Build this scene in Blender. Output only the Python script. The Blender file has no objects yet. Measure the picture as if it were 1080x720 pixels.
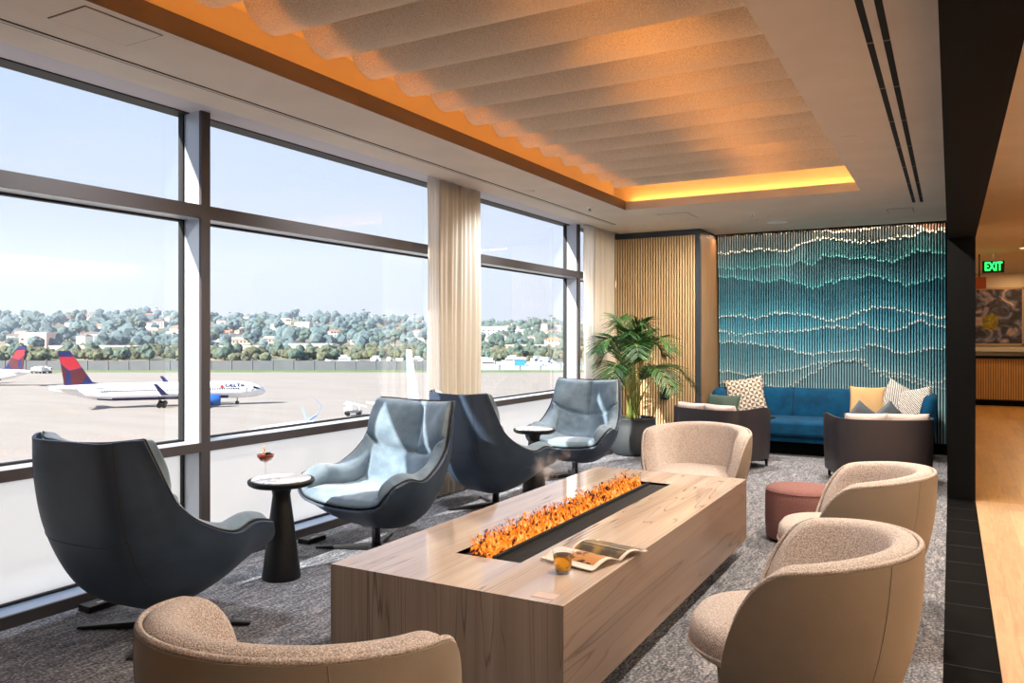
import bpy, bmesh, math, random
import numpy as np
from mathutils import Vector, Matrix
random.seed(7); R=np.random.RandomState(11)
sc=bpy.context.scene; COL=sc.collection; PI=math.pi
H=2.85; EYE=1.45
YAW=math.atan2(463,835); CY,SY=math.cos(YAW),math.sin(YAW)
# ------------------------------------------------------------------ materials
def newmat(n):
    m=bpy.data.materials.new(n); m.use_nodes=True; nt=m.node_tree
    for x in list(nt.nodes): nt.nodes.remove(x)
    out=nt.nodes.new('ShaderNodeOutputMaterial'); return m,nt,out
def N(nt,t,**k):
    n=nt.nodes.new(t)
    for a,v in k.items():
        if a in n.inputs: n.inputs[a].default_value=v
        else: setattr(n,a,v)
    return n
def srgb(r,g,b):
    f=lambda c:(c/255/12.92 if c/255<=.04045 else ((c/255+.055)/1.055)**2.4)
    return (f(r),f(g),f(b),1)
def pbr(name,col,rough=.6,metal=0,col2=None,scale=20,stretch=(1,1,1),bump=0,bscale=None,spec=.5,detail=3,lo=.35,hi=.65,sheen=0,coat=0,trans=0,ior=1.45,rot=(0,0,0)):
    m,nt,out=newmat(name); L=nt.links.new
    p=N(nt,'ShaderNodeBsdfPrincipled'); p.inputs['Roughness'].default_value=rough
    p.inputs['Metallic'].default_value=metal; p.inputs['Specular IOR Level'].default_value=spec
    p.inputs['Sheen Weight'].default_value=sheen; p.inputs['Coat Weight'].default_value=coat
    p.inputs['Transmission Weight'].default_value=trans; p.inputs['IOR'].default_value=ior
    p.inputs['Base Color'].default_value=col
    tc=N(nt,'ShaderNodeTexCoord'); mp=N(nt,'ShaderNodeMapping'); mp.inputs['Scale'].default_value=stretch; mp.inputs['Rotation'].default_value=rot
    L(tc.outputs['Object'],mp.inputs['Vector'])
    if col2 is not None:
        nz=N(nt,'ShaderNodeTexNoise'); nz.inputs['Scale'].default_value=scale; nz.inputs['Detail'].default_value=detail
        L(mp.outputs[0],nz.inputs['Vector'])
        cr=N(nt,'ShaderNodeValToRGB'); e=cr.color_ramp.elements
        e[0].position=lo; e[0].color=col; e[1].position=hi; e[1].color=col2
        L(nz.outputs['Fac'],cr.inputs['Fac']); L(cr.outputs['Color'],p.inputs['Base Color'])
    if bump:
        n2=N(nt,'ShaderNodeTexNoise'); n2.inputs['Scale'].default_value=bscale or scale; n2.inputs['Detail'].default_value=3
        L(mp.outputs[0],n2.inputs['Vector'])
        b=N(nt,'ShaderNodeBump'); b.inputs['Strength'].default_value=bump; b.inputs['Distance'].default_value=.01
        L(n2.outputs['Fac'],b.inputs['Height']); L(b.outputs['Normal'],p.inputs['Normal'])
    L(p.outputs[0],out.inputs['Surface']); return m
def emit(name,col,st):
    m,nt,out=newmat(name); e=N(nt,'ShaderNodeEmission'); e.inputs[0].default_value=col; e.inputs[1].default_value=st
    nt.links.new(e.outputs[0],out.inputs['Surface']); return m
M={}
M['paint']=pbr('ceiling paint',srgb(212,200,186),.85,col2=srgb(206,194,180),scale=3)
M['pocket']=pbr('pocket paint',srgb(190,185,190),.8)
M['coffer']=pbr('coffer paint',srgb(225,215,200),.8)
M['lip']=pbr('coffer lip shade',srgb(112,98,86),.7)  # darker than the ceiling paint: painted shade for the unlit lip faces
M['wallw']=pbr('wall paint',srgb(205,190,170),.85)
M['alu']=pbr('satin aluminium',srgb(190,196,204),.35,metal=.25)
M['curb']=pbr('sky tinted curb plate',srgb(136,156,186),.3,metal=.3)  # satin aluminium with the blue sky reflection tinted into its colour
M['bronze']=pbr('dark bronze cap',srgb(62,57,58),.5,metal=.1)
M['gasket']=pbr('black gasket',srgb(12,12,14),.6)
M['black']=pbr('black panel',srgb(4,5,6),.8,col2=srgb(10,11,12),scale=140,lo=.5,hi=.72,spec=.12)
M['blackmetal']=pbr('black powder coat',srgb(22,23,25),.42,metal=.3)
M['darkdisk']=pbr('black slot',srgb(6,6,6),.8)
M['leather']=pbr('blue grey leather',srgb(50,64,82),.48,col2=srgb(44,57,73),scale=8,bump=.12,bscale=240,spec=.4)
M['bluefab']=pbr('blue grey velvet',srgb(90,110,126),.85,col2=srgb(116,136,150),scale=9,bump=.35,bscale=300,sheen=.35,detail=6)
M['pipe']=pbr('dark piping',srgb(42,38,40),.7)
M['boucle']=pbr('pink beige boucle',srgb(172,154,146),.95,col2=srgb(232,220,212),scale=190,bump=.9,bscale=230,sheen=.3,detail=4,lo=.38,hi=.62)
M['taupe']=pbr('tan leather',srgb(134,122,108),.5,col2=srgb(127,115,101),scale=5,bump=.08,bscale=200,spec=.35)
M['darkleather']=pbr('dark brown leather',srgb(52,46,50),.42,col2=srgb(50,45,48),scale=5,bump=.08,bscale=200)
M['pinkcush']=pbr('pale pink cushion',srgb(186,172,168),.9,bump=.8,bscale=22,sheen=.2)
M['sofa']=pbr('teal blue velvet',srgb(0,50,80),.85,col2=srgb(0,66,102),scale=7,bump=.1,bscale=150,sheen=.04,spec=.2,detail=5)
M['tan']=pbr('tan cushion',srgb(186,152,106),.85,bump=.2,bscale=200)
M['mauve']=pbr('mauve wool',srgb(122,82,80),.95,col2=srgb(144,102,98),scale=160,bump=.6,bscale=230)
M['grey']=pbr('grey velvet',srgb(70,80,90),.85)
M['green']=pbr('green velvet',srgb(52,70,62),.85)
M['pot']=pbr('charcoal planter',srgb(48,53,58),.55,bump=.05,bscale=90)
M['soil']=pbr('bark soil',srgb(46,34,24),.95,col2=srgb(92,74,56),scale=60,bump=1,bscale=60)
M['leaf']=pbr('palm leaf',srgb(22,58,22),.5,col2=srgb(52,98,34),scale=6)
M['stem']=pbr('palm stem',srgb(96,120,50),.6,col2=srgb(150,136,70),scale=12,stretch=(1,1,.2))
M['smoke']=pbr('dark metal grate',srgb(38,42,48),.5,metal=.3)
M['grate']=pbr('black louvre steel',srgb(24,27,31),.55,spec=.3)
M['white']=pbr('white paint',srgb(235,235,238),.4)
M['chrome']=pbr('brushed steel',srgb(150,150,155),.25,metal=.9)
M['oak1']=None
def carpet():
    m,nt,out=newmat('woven carpet'); L=nt.links.new
    p=N(nt,'ShaderNodeBsdfPrincipled'); p.inputs['Roughness'].default_value=.95; p.inputs['Specular IOR Level'].default_value=.15
    tc=N(nt,'ShaderNodeTexCoord'); 
    a=N(nt,'ShaderNodeTexNoise',Scale=75.0,Detail=3.0); L(tc.outputs['Object'],a.inputs['Vector'])
    mp=N(nt,'ShaderNodeMapping'); mp.inputs['Scale'].default_value=(9,2.5,1); mp.inputs['Rotation'].default_value=(0,0,.9); L(tc.outputs['Object'],mp.inputs['Vector'])
    b=N(nt,'ShaderNodeTexNoise',Scale=2.6,Detail=7.0,Distortion=1.6); b.inputs['Roughness'].default_value=.7; L(mp.outputs[0],b.inputs['Vector'])
    mx=N(nt,'ShaderNodeMath',operation='ADD'); m1=N(nt,'ShaderNodeMath',operation='MULTIPLY'); m1.inputs[1].default_value=.5
    m2=N(nt,'ShaderNodeMath',operation='MULTIPLY'); m2.inputs[1].default_value=.5
    L(a.outputs['Fac'],m1.inputs[0]); L(b.outputs['Fac'],m2.inputs[0]); L(m1.outputs[0],mx.inputs[0]); L(m2.outputs[0],mx.inputs[1])
    cr=N(nt,'ShaderNodeValToRGB'); e=cr.color_ramp.elements
    e[0].position=.4; e[0].color=srgb(64,67,76); e[1].position=.62; e[1].color=srgb(172,171,174)
    x=e.new(.5); x.color=srgb(108,111,119)
    L(mx.outputs[0],cr.inputs['Fac']); L(cr.outputs['Color'],p.inputs['Base Color'])
    bp=N(nt,'ShaderNodeBump'); bp.inputs['Strength'].default_value=.6; bp.inputs['Distance'].default_value=.006
    L(a.outputs['Fac'],bp.inputs['Height']); L(bp.outputs['Normal'],p.inputs['Normal']); L(p.outputs[0],out.inputs['Surface']); return m
M['carpet']=carpet()
def wood(name,c1,c2,rough=.4,axis='y',plank=.14,length=1.3):
    m,nt,out=newmat(name); L=nt.links.new
    p=N(nt,'ShaderNodeBsdfPrincipled'); p.inputs['Roughness'].default_value=rough
    tc=N(nt,'ShaderNodeTexCoord'); mp=N(nt,'ShaderNodeMapping'); L(tc.outputs['Object'],mp.inputs['Vector'])
    if axis=='y': mp.inputs['Rotation'].default_value=(0,0,PI/2)
    br=N(nt,'ShaderNodeTexBrick'); br.inputs['Scale'].default_value=1; br.inputs['Brick Width'].default_value=length; br.inputs['Row Height'].default_value=plank
    br.inputs['Mortar Size'].default_value=.0015; br.inputs['Color1'].default_value=(.35,.35,.35,1); br.inputs['Color2'].default_value=(.75,.75,.75,1); br.inputs['Mortar'].default_value=(.1,.1,.1,1)
    L(mp.outputs[0],br.inputs['Vector'])
    mp2=N(nt,'ShaderNodeMapping'); mp2.inputs['Scale'].default_value=(1.2,14,1); L(mp.outputs[0],mp2.inputs['Vector'])
    nz=N(nt,'ShaderNodeTexNoise',Scale=2.5,Detail=6.0,Distortion=1.2); L(mp2.outputs[0],nz.inputs['Vector'])
    mx=N(nt,'ShaderNodeMix',data_type='RGBA'); mx.inputs[0].default_value=.4
    L(nz.outputs['Color'],mx.inputs[6]); L(br.outputs['Color'],mx.inputs[7])
    cr=N(nt,'ShaderNodeValToRGB'); e=cr.color_ramp.elements; e[0].position=.3; e[0].color=c1; e[1].position=.68; e[1].color=c2
    L(mx.outputs[2],cr.inputs['Fac']); L(cr.outputs['Color'],p.inputs['Base Color']); L(p.outputs[0],out.inputs['Surface']); return m
M['oaknear']=wood('pale oak planks',srgb(158,122,90),srgb(204,170,132),.4)
M['oakfar']=wood('golden oak planks',srgb(140,92,38),srgb(196,142,70),.38)
M['tile']=pbr('black threshold tile',srgb(4,4,5),.85,col2=srgb(7,7,8),scale=8,spec=.06)
M['slat']=pbr('light oak slat',srgb(196,166,122),.5,col2=srgb(214,186,144),scale=5,stretch=(8,8,.6))
M['slatback']=pbr('dark slat backing',srgb(92,72,50),.7)
M['woodside']=pbr('brown oak veneer',srgb(132,104,72),.5,col2=srgb(150,120,86),scale=4,stretch=(8,8,.5))
M['counter']=pbr('amber oak slat',srgb(172,122,62),.5,col2=srgb(190,140,78),scale=5,stretch=(8,8,.6))
def marble(name,axis,base,base2,vein,rough):
    # axis: scale vector concentrating lines across one direction
    m,nt,out=newmat(name); L=nt.links.new
    p=N(nt,'ShaderNodeBsdfPrincipled'); p.inputs['Roughness'].default_value=rough; p.inputs['Coat Weight'].default_value=.15 if rough<.2 else 0
    p.inputs['Coat Roughness'].default_value=.03
    tc=N(nt,'ShaderNodeTexCoord'); mp=N(nt,'ShaderNodeMapping'); mp.inputs['Scale'].default_value=axis[0]; mp.inputs['Rotation'].default_value=axis[1]
    L(tc.outputs['Object'],mp.inputs['Vector'])
    nz=N(nt,'ShaderNodeTexNoise',Scale=1.6,Detail=5.0,Distortion=.2); L(mp.outputs[0],nz.inputs['Vector'])
    cr=N(nt,'ShaderNodeValToRGB'); e=cr.color_ramp.elements; e[0].position=.32; e[0].color=base; e[1].position=.68; e[1].color=base2
    L(nz.outputs['Fac'],cr.inputs['Fac'])
    # thin veins: |noise-.5| small
    n2=N(nt,'ShaderNodeTexNoise',Scale=1.0,Detail=3.0,Distortion=.12); n2.inputs['Roughness'].default_value=.32; L(mp.outputs[0],n2.inputs['Vector'])
    cur=cr.outputs['Color']
    for cen,w,st in ((.5,.006,.75),(.43,.004,.5),(.56,.005,.6),(.62,.004,.5),(.38,.004,.5)):
        s=N(nt,'ShaderNodeMath',operation='SUBTRACT'); s.inputs[1].default_value=cen; L(n2.outputs['Fac'],s.inputs[0])
        ab=N(nt,'ShaderNodeMath',operation='ABSOLUTE'); L(s.outputs[0],ab.inputs[0])
        mr=N(nt,'ShaderNodeMapRange'); mr.inputs['From Min'].default_value=0; mr.inputs['From Max'].default_value=w
        mr.inputs['To Min'].default_value=st; mr.inputs['To Max'].default_value=0; L(ab.outputs[0],mr.inputs['Value'])
        mx=N(nt,'ShaderNodeMix',data_type='RGBA'); L(mr.outputs[0],mx.inputs[0]); L(cur,mx.inputs[6]); mx.inputs[7].default_value=vein; cur=mx.outputs[2]
    L(cur,p.inputs['Base Color']); L(p.outputs[0],out.inputs['Surface']); return m
mb=(srgb(164,146,134),srgb(192,174,160),srgb(96,80,72))
M['mtop']=marble('lit stone top',((7.0,.30,1),(0,0,.10)),srgb(186,166,152),srgb(214,196,182),srgb(112,92,82),.07)  # same stone, lightened: window glare is painted into the colour
M['mend']=marble('shaded stone end',((9.0,1,.28),(0,.03,0)),srgb(142,130,121),srgb(168,156,146),srgb(78,69,65),.3)  # same stone, greyer: shade of the near end is in the colour
M['mside']=marble('shaded stone side',((1,.22,6.0),(.26,0,0)),srgb(128,108,94),srgb(154,132,116),srgb(74,58,50),.3)  # same stone, darker and browner: shade of the side is painted in
M['wmarble']=marble('white marble',((3,3,3),(0,0,.5)),srgb(215,212,212),srgb(238,236,236),srgb(130,125,130),.12)
def glassmat(name,tint=(1,1,1,1),rough=0,ior=1.45):
    m,nt,out=newmat(name); L=nt.links.new
    t=N(nt,'ShaderNodeBsdfTransparent'); t.inputs[0].default_value=tint
    g=N(nt,'ShaderNodeBsdfGlossy'); g.inputs['Roughness'].default_value=rough
    f=N(nt,'ShaderNodeFresnel'); f.inputs['IOR'].default_value=ior
    ge=N(nt,'ShaderNodeNewGeometry'); iv=N(nt,'ShaderNodeMath',operation='SUBTRACT'); iv.inputs[0].default_value=1; L(ge.outputs['Backfacing'],iv.inputs[1])
    ml=N(nt,'ShaderNodeMath',operation='MULTIPLY'); L(f.outputs[0],ml.inputs[0]); L(iv.outputs[0],ml.inputs[1])
    mx=N(nt,'ShaderNodeMixShader'); L(ml.outputs[0],mx.inputs[0]); L(t.outputs[0],mx.inputs[1]); L(g.outputs[0],mx.inputs[2])
    L(mx.outputs[0],out.inputs['Surface']); return m
M['glass']=glassmat('window glass',(.97,.98,1,1),0,1.62)
M['thinglass']=glassmat('drinking glass',(.97,.97,.97,1),.02,1.6)
def frosted():
    m,nt,out=newmat('frosted film'); L=nt.links.new
    t=N(nt,'ShaderNodeBsdfTranslucent'); t.inputs[0].default_value=(.70,.71,.73,1)
    d=N(nt,'ShaderNodeBsdfDiffuse'); d.inputs[0].default_value=(.85,.86,.86,1)
    mx=N(nt,'ShaderNodeMixShader'); mx.inputs[0].default_value=.25; L(t.outputs[0],mx.inputs[1]); L(d.outputs[0],mx.inputs[2]); L(mx.outputs[0],out.inputs['Surface']); return m
M['frost']=frosted()
def sheer(name,col,tr,al):
    m,nt,out=newmat(name); L=nt.links.new
    t=N(nt,'ShaderNodeBsdfTranslucent'); t.inputs[0].default_value=col
    d=N(nt,'ShaderNodeBsdfDiffuse'); d.inputs[0].default_value=col
    mx=N(nt,'ShaderNodeMixShader'); mx.inputs[0].default_value=1-tr; L(t.outputs[0],mx.inputs[1]); L(d.outputs[0],mx.inputs[2])
    if al>0:
        a=N(nt,'ShaderNodeBsdfTransparent'); m2=N(nt,'ShaderNodeMixShader'); m2.inputs[0].default_value=al
        L(mx.outputs[0],m2.inputs[1]); L(a.outputs[0],m2.inputs[2]); mx=m2
    L(mx.outputs[0],out.inputs['Surface']); return m
M['curtain']=sheer('cream curtain',srgb(232,224,210),.42,0)
M['sheer']=sheer('white sheer',srgb(246,243,238),.5,.12)
def bafflemat():
    m,nt,out=newmat('speckled baffle felt'); L=nt.links.new
    tc=N(nt,'ShaderNodeTexCoord'); nz=N(nt,'ShaderNodeTexNoise',Scale=260.0,Detail=3.0); L(tc.outputs['Object'],nz.inputs['Vector'])
    cr=N(nt,'ShaderNodeValToRGB'); e=cr.color_ramp.elements; e[0].position=.34; e[0].color=srgb(196,182,160); e[1].position=.68; e[1].color=srgb(250,244,230)
    L(nz.outputs['Fac'],cr.inputs['Fac'])
    t=N(nt,'ShaderNodeBsdfTranslucent'); d=N(nt,'ShaderNodeBsdfDiffuse'); L(cr.outputs[0],t.inputs[0]); L(cr.outputs[0],d.inputs[0])
    mx=N(nt,'ShaderNodeMixShader'); mx.inputs[0].default_value=.68; L(t.outputs[0],mx.inputs[1]); L(d.outputs[0],mx.inputs[2]); L(mx.outputs[0],out.inputs['Surface']); return m
M['baffle']=bafflemat()
# ------------------------------------------------------------------ object helpers
def link(name,me,mat,parent=None,smooth=False,loc=None):
    o=bpy.data.objects.new(name,me); COL.objects.link(o)
    if mat is not None:
        for q in (mat if isinstance(mat,(list,tuple)) else [mat]): me.materials.append(q)
    if smooth:
        me.polygons.foreach_set('use_smooth',[True]*len(me.polygons))
    if parent is not None: o.parent=parent
    if loc is not None: o.location=loc
    return o
def tag(o,label=None,cat=None,group=None,kind=None):
    if label: o['label']=label
    if cat: o['category']=cat
    if group: o['group']=group
    if kind: o['kind']=kind
    return o
def thing(name,label,cat,loc=(0,0,0),rz=0,group=None):
    o=bpy.data.objects.new(name,None); COL.objects.link(o); o.location=loc; o.rotation_euler=(0,0,rz); o.empty_display_size=.1
    return tag(o,label,cat,group)
class MB:
    def __init__(s): s.v=[]; s.f=[]; s.m=[]; s.mi=0
    def add(s,vs,fs):
        b=len(s.v); s.v+= [tuple(p) for p in vs]; s.f+=[tuple(i+b for i in f) for f in fs]; s.m+=[s.mi]*len(fs); return s
    def box(s,x0,x1,y0,y1,z0,z1):
        return s.add([(x0,y0,z0),(x1,y0,z0),(x1,y1,z0),(x0,y1,z0),(x0,y0,z1),(x1,y0,z1),(x1,y1,z1),(x0,y1,z1)],
            [(0,3,2,1),(4,5,6,7),(0,1,5,4),(1,2,6,5),(2,3,7,6),(3,0,4,7)])
    def obox(s,c,ax,ay,az,hx,hy,hz):
        c=Vector(c); ax,ay,az=[Vector(a).normalized() for a in (ax,ay,az)]
        P=[c+ax*(hx*i)+ay*(hy*j)+az*(hz*k) for k in (-1,1) for j in (-1,1) for i in (-1,1)]
        return s.add(P,[(0,2,3,1),(4,5,7,6),(0,1,5,4),(1,3,7,5),(3,2,6,7),(2,0,4,6)])
    def tube(s,pts,rad,n=10,caps=True,flat=None):
        pts=[Vector(p) for p in pts]; rr=rad if isinstance(rad,(list,tuple)) else [rad]*len(pts)
        vs=[];up=Vector((0,0,1)); prev=None
        for i,p in enumerate(pts):
            t=(pts[min(i+1,len(pts)-1)]-pts[max(i-1,0)]).normalized()
            if prev is None:
                a=t.cross(up)
                if a.length<1e-3: a=t.cross(Vector((1,0,0)))
                a.normalize()
            else:
                a=prev-t*prev.dot(t); a.normalize()
            prev=a; b=t.cross(a)
            for k in range(n):
                w=2*PI*k/n; vs.append(p+(a*math.cos(w)+b*math.sin(w)*(flat or 1))*rr[i])
        fs=[(i*n+k,i*n+(k+1)%n,(i+1)*n+(k+1)%n,(i+1)*n+k) for i in range(len(pts)-1) for k in range(n)]
        if caps: fs+=[tuple(range(n-1,-1,-1)),tuple((len(pts)-1)*n+k for k in range(n))]
        return s.add(vs,fs)
    def lathe(s,prof,n=40,c=(0,0,0),caps=True):
        vs=[(c[0]+r*math.cos(2*PI*k/n),c[1]+r*math.sin(2*PI*k/n),c[2]+z) for r,z in prof for k in range(n)]
        fs=[(i*n+k,i*n+(k+1)%n,(i+1)*n+(k+1)%n,(i+1)*n+k) for i in range(len(prof)-1) for k in range(n)]
        if caps: fs+=[tuple(range(n-1,-1,-1)),tuple((len(prof)-1)*n+k for k in range(n))]
        return s.add(vs,fs)
    def grid(s,G,closeu=False,closev=False,flip=False):
        a,b=G.shape[:2]; vs=G.reshape(-1,3).tolist(); fs=[]
        for i in range(a if closeu else a-1):
            for j in range(b if closev else b-1):
                q=(i*b+j,((i+1)%a)*b+j,((i+1)%a)*b+(j+1)%b,i*b+(j+1)%b)
                fs.append(q[::-1] if flip else q)
        return s.add(vs,fs)
    def mesh(s,name):
        me=bpy.data.meshes.new(name); me.from_pydata(s.v,[],s.f)
        if any(s.m): me.polygons.foreach_set('material_index',s.m)
        me.validate(); me.update(); return me
    def build(s,name,mat,parent=None,smooth=False,bevel=0,loc=None,seg=2,angle=None,fix=False):
        me=s.mesh(name)
        if fix or bevel:
            bm=bmesh.new(); bm.from_mesh(me)
            if fix: bmesh.ops.remove_doubles(bm,verts=bm.verts,dist=1e-5)
            bmesh.ops.recalc_face_normals(bm,faces=bm.faces); bm.to_mesh(me); bm.free()
        o=link(name,me,mat,parent,smooth,loc)
        if bevel:
            md=o.modifiers.new('b','BEVEL'); md.width=bevel; md.segments=seg; md.limit_method='ANGLE'; md.angle_limit=math.radians(40)
            me.polygons.foreach_set('use_smooth',[True]*len(me.polygons)); wn=o.modifiers.new('w','WEIGHTED_NORMAL')
        return o
def smooth_angle(o,ang=35):
    me=o.data; me.polygons.foreach_set('use_smooth',[True]*len(me.polygons))
    try: me.set_sharp_from_angle(angle=math.radians(ang))
    except Exception: pass
    return o
def kids(o): return list(o.children)
def copy_tree(o,parent=None,**k):
    c=o.copy(); COL.objects.link(c)
    if parent is not None: c.parent=parent
    for a,v in k.items():
        if a in('loc',): c.location=v
        elif a=='rz': c.rotation_euler=(0,0,v)
        elif a in('label','group'): c[a]=v
    for ch in kids(o): copy_tree(ch,c)
    return c
def crgrid(C,nu,nv):
    """Catmull-Rom surface through a control grid C[rows][cols]"""
    C=np.array(C,float)
    def interp(A,n):
        k=A.shape[0]; ext=np.concatenate([[2*A[0]-A[1]],A,[2*A[-1]-A[-2]]]); t=np.linspace(0,k-1,n); out=[]
        for x in t:
            i=min(int(x),k-2); f=x-i; p0,p1,p2,p3=ext[i],ext[i+1],ext[i+2],ext[i+3]
            out.append(.5*((2*p1)+(-p0+p2)*f+(2*p0-5*p1+4*p2-p3)*f*f+(-p0+3*p1-3*p2+p3)*f**3))
        return np.array(out)
    A=interp(C,nv); B=interp(A.transpose(1,0,2),nu).transpose(1,0,2); return B
def normals(G):
    du=np.gradient(G,axis=1); dv=np.gradient(G,axis=0); n=np.cross(du,dv); n/=np.linalg.norm(n,axis=2,keepdims=True)+1e-9; return n
def text_mesh(name,txt,size,mat,parent=None,loc=(0,0,0),rot=(0,0,0),ext=.001,bold=False,sx=1):
    cu=bpy.data.curves.new(name,'FONT'); cu.body=txt; cu.size=size; cu.extrude=ext; cu.align_x='CENTER'; cu.align_y='CENTER'
    if bold: cu.offset=size*.02
    t=bpy.data.objects.new(name+'_t',cu); COL.objects.link(t)
    dg=bpy.context.evaluated_depsgraph_get(); me=bpy.data.meshes.new_from_object(t.evaluated_get(dg)); bpy.data.objects.remove(t); bpy.data.curves.remove(cu)
    me.materials.clear()
    o=link(name,me,mat,parent); o.location=loc; o.rotation_euler=rot; o.scale=(sx,1,1); return o
SKY=0.86; SUN=15.0; COVE=2.6; BAF=17; ROOM=84; CORR=24; WASH=22; EXPO=0.32
# ================================================================== the setting
def S(name,mb,mat,**k):
    return tag(mb.build(name,mat,**k),kind='structure')
XR=-.03; YF=11.09
S('floor',MB().box(-4.35,XR,-3.2,YF+.3,-.2,0),M['carpet'])
S('threshold',MB().box(XR,.19,-3.2,8.13,-.2,.001),M['tile'])
j=MB()
for k in range(24): j.box(XR,.19,-2.9+k*.46,-2.896+k*.46,0,.0016)
S('threshold_joint',j,pbr('tile joint',srgb(34,32,32),.8))
S('floor_corridor',MB().box(.19,4.2,-3.2,8.13,-.2,0),M['oaknear'])
S('floor_corridor_far',MB().box(.19,4.2,8.13,21.5,-.2,0),M['oakfar'])
# ceiling round the coffer
cx0,cx1,cy0,cy1=-3.15,-.76,-.9,8.26; T=.09
S('ceiling',MB().box(-3.95,cx0,-3.2,YF+.3,H,H+T).box(cx1,XR,-3.2,YF+.3,H,H+T).box(cx0,cx1,cy1,YF+.3,H,H+T).box(cx0,cx1,-3.2,cy0,H,H+T),M['paint'])
S('ceiling_pocket',MB().box(-4.35,-3.95,-3.2,YF+.3,H+.012,H+T),M['pocket'])
e=.004
S('lip_shade',MB().box(cx0,cx0+e,cy0,cy1,H-.001,H+T+.01).box(cx0,cx1,cy0,cy0+e,H-.001,H+T+.01),M['lip'])  # thin facing that carries the painted lip shade
zc=3.22; o2=.22
S('ceiling_coffer',MB().box(cx0-o2,cx1+o2,cy0-o2,cy1+o2,zc,zc+.05).box(cx0-o2-.04,cx0-o2,cy0-o2,cy1+o2,H+T,zc).box(cx1+o2,cx1+o2+.04,cy0-o2,cy1+o2,H+T,zc)
  .box(cx0-o2,cx1+o2,cy1+o2,cy1+o2+.04,H+T,zc).box(cx0-o2,cx1+o2,cy0-o2-.04,cy0-o2,H+T,zc),M['coffer'])
S('roof_slab',MB().box(-4.6,4.4,-3.4,21.7,3.32,3.5),M['paint'])
# beam, black wall, corridor
S('beam',MB().box(XR,.19,-3.2,8.13,2.33,3.32),M['black'])
S('wall_partition',MB().box(XR,.19,8.11,YF+.3,.0,3.32),M['black'])
S('ceiling_corridor',MB().box(.19,4.2,-3.2,21.5,H,H+.05),M['paint'])
S('wall_corridor_right',MB().box(4.2,4.3,-3.2,21.5,0,H),M['wallw'])
S('wall_corridor_end',MB().box(.0,4.2,20.6,20.8,0,H),M['wallw'])
S('wall_behind',MB().box(-4.3,4.3,-3.3,-3.2,0,3.32),M['wallw'])
S('wall_far',MB().box(-4.35,XR,YF,YF+.15,.0,H),pbr('art backing panel',srgb(26,62,74),.7))
S('baseboard_far',MB().box(-2.84,XR,YF-.03,YF,.0,.13),M['black'])
S('wall_partition_back',MB().box(0,.19,YF+.3,20.6,0,H),M['wallw'])
# window wall
GX=-4.27; FX=-4.09; mull=[1.25,3.38,6.24,9.085,10.15]; mw=.068
S('wall_left',MB().box(-4.35,-4.09,-3.2,1.25,0,H),M['wallw'])  # unseen wall; its end is set to block the sun
S('wall_left_end',MB().box(-4.35,-4.09,10.15,YF,0,H),M['wallw'])
S('trim_2',MB().box(-4.33,FX-.02,1.25,10.15,-.1,.062),M['curb'])
S('trim_3',MB().box(FX-.02,FX,1.25,10.15,-.1,.0622),M['bronze'])
S('trim_4',MB().box(-4.33,-4.2,1.25,10.15,H+.005,H+.05),M['gasket'])
g=MB(); b=MB(); k_=MB()
for y in mull[1:4]:
    b.box(GX+.02,FX-.022,y,y+mw,.06,H+.012); g.box(FX-.022,FX,y,y+mw,.06,H+.012)
    k_.box(GX-.02,GX+.022,y-.012,y+mw+.012,.06,H+.04)
for i in range(len(mull)-1):
    y0,y1=mull[i]+mw,mull[i+1]
    for z0,z1 in ((.73,.787),(2.19,2.273)):
        b.box(GX+.02,FX-.022,y0,y1,z0,z1); g.box(FX-.022,FX,y0,y1,z0,z1)
        k_.box(GX-.02,GX+.022,y0,y1,z0-.012,z1+.012)
    k_.box(GX-.02,GX+.022,y0,y1,.055,.075)
S('trim_5',b,M['alu']); S('trim_6',g,M['bronze']); S('trim_7',k_,M['gasket'])
for i in range(len(mull)-1):
    y0,y1=mull[i]+mw*.5,mull[i+1]+mw*.5
    w=S('window_%d'%(i+1),MB().box(GX-.008,GX-.002,y0,y1,.76,H+.03),M['glass'])
    S('window_%d'%(i+11),MB().box(GX-.008,GX-.002,y0,y1,.06,.76),M['frost'])
# exterior facade below the window so the storey stands on something
S('wall_exterior',MB().box(-4.5,-4.34,-12,24,-13.2,-.12),M['wallw'])
# ------------------------------------------------------------------ slatted column box
BX0,BX1,BY=-4.09,-2.84,10.15
sb=thing('slatted_cabinet','tall floor-to-ceiling oak slatted box with charcoal corner trim behind the palm','wall panel',((BX0+BX1)/2,BY+.4,0))
def rel(o,root): o.location=-Vector(root.location); return o
m=MB().box(BX0,BX1-.03,BY+.03,YF-.01,0.0,H-.002); rel(m.build('backing',M['slatback'],sb),sb)
m=MB(); n=33; w=(BX1-.06-BX0)/n
for k in range(n): m.box(BX0+k*w+.004,BX0+k*w+w*.66,BY+.002,BY+.034,.06,H-.075)
rel(m.build('slat_panel',M['slat'],sb,bevel=.003,seg=1),sb)
m=MB().box(BX0,BX1,BY-.004,BY+.03,H-.075,H-.001).box(BX1-.06,BX1,BY-.004,BY+.05,0,H-.075).box(BX0,BX1-.06,BY,BY+.03,0,.06)
rel(m.build('corner_trim',pbr('charcoal trim',srgb(52,58,66),.5),sb),sb)
m=MB().box(BX1-.03,BX1-.001,BY+.05,YF-.01,.0,H-.06); rel(m.build('side_panel',M['woodside'],sb),sb)
m=MB().box(BX1-.03,BX1+.004,BY+.05,YF-.01,H-.06,H-.001); rel(m.build('top_rail',pbr('charcoal rail',srgb(52,50,50),.5),sb),sb)
m=MB().box(-3.36,-3.26,BY-.03,BY-.0045,.62,.78); tag(m.build('wall_speaker',M['blackmetal'],bevel=.006),'small black box fixed on the oak slats to the right of the palm','box')
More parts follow.
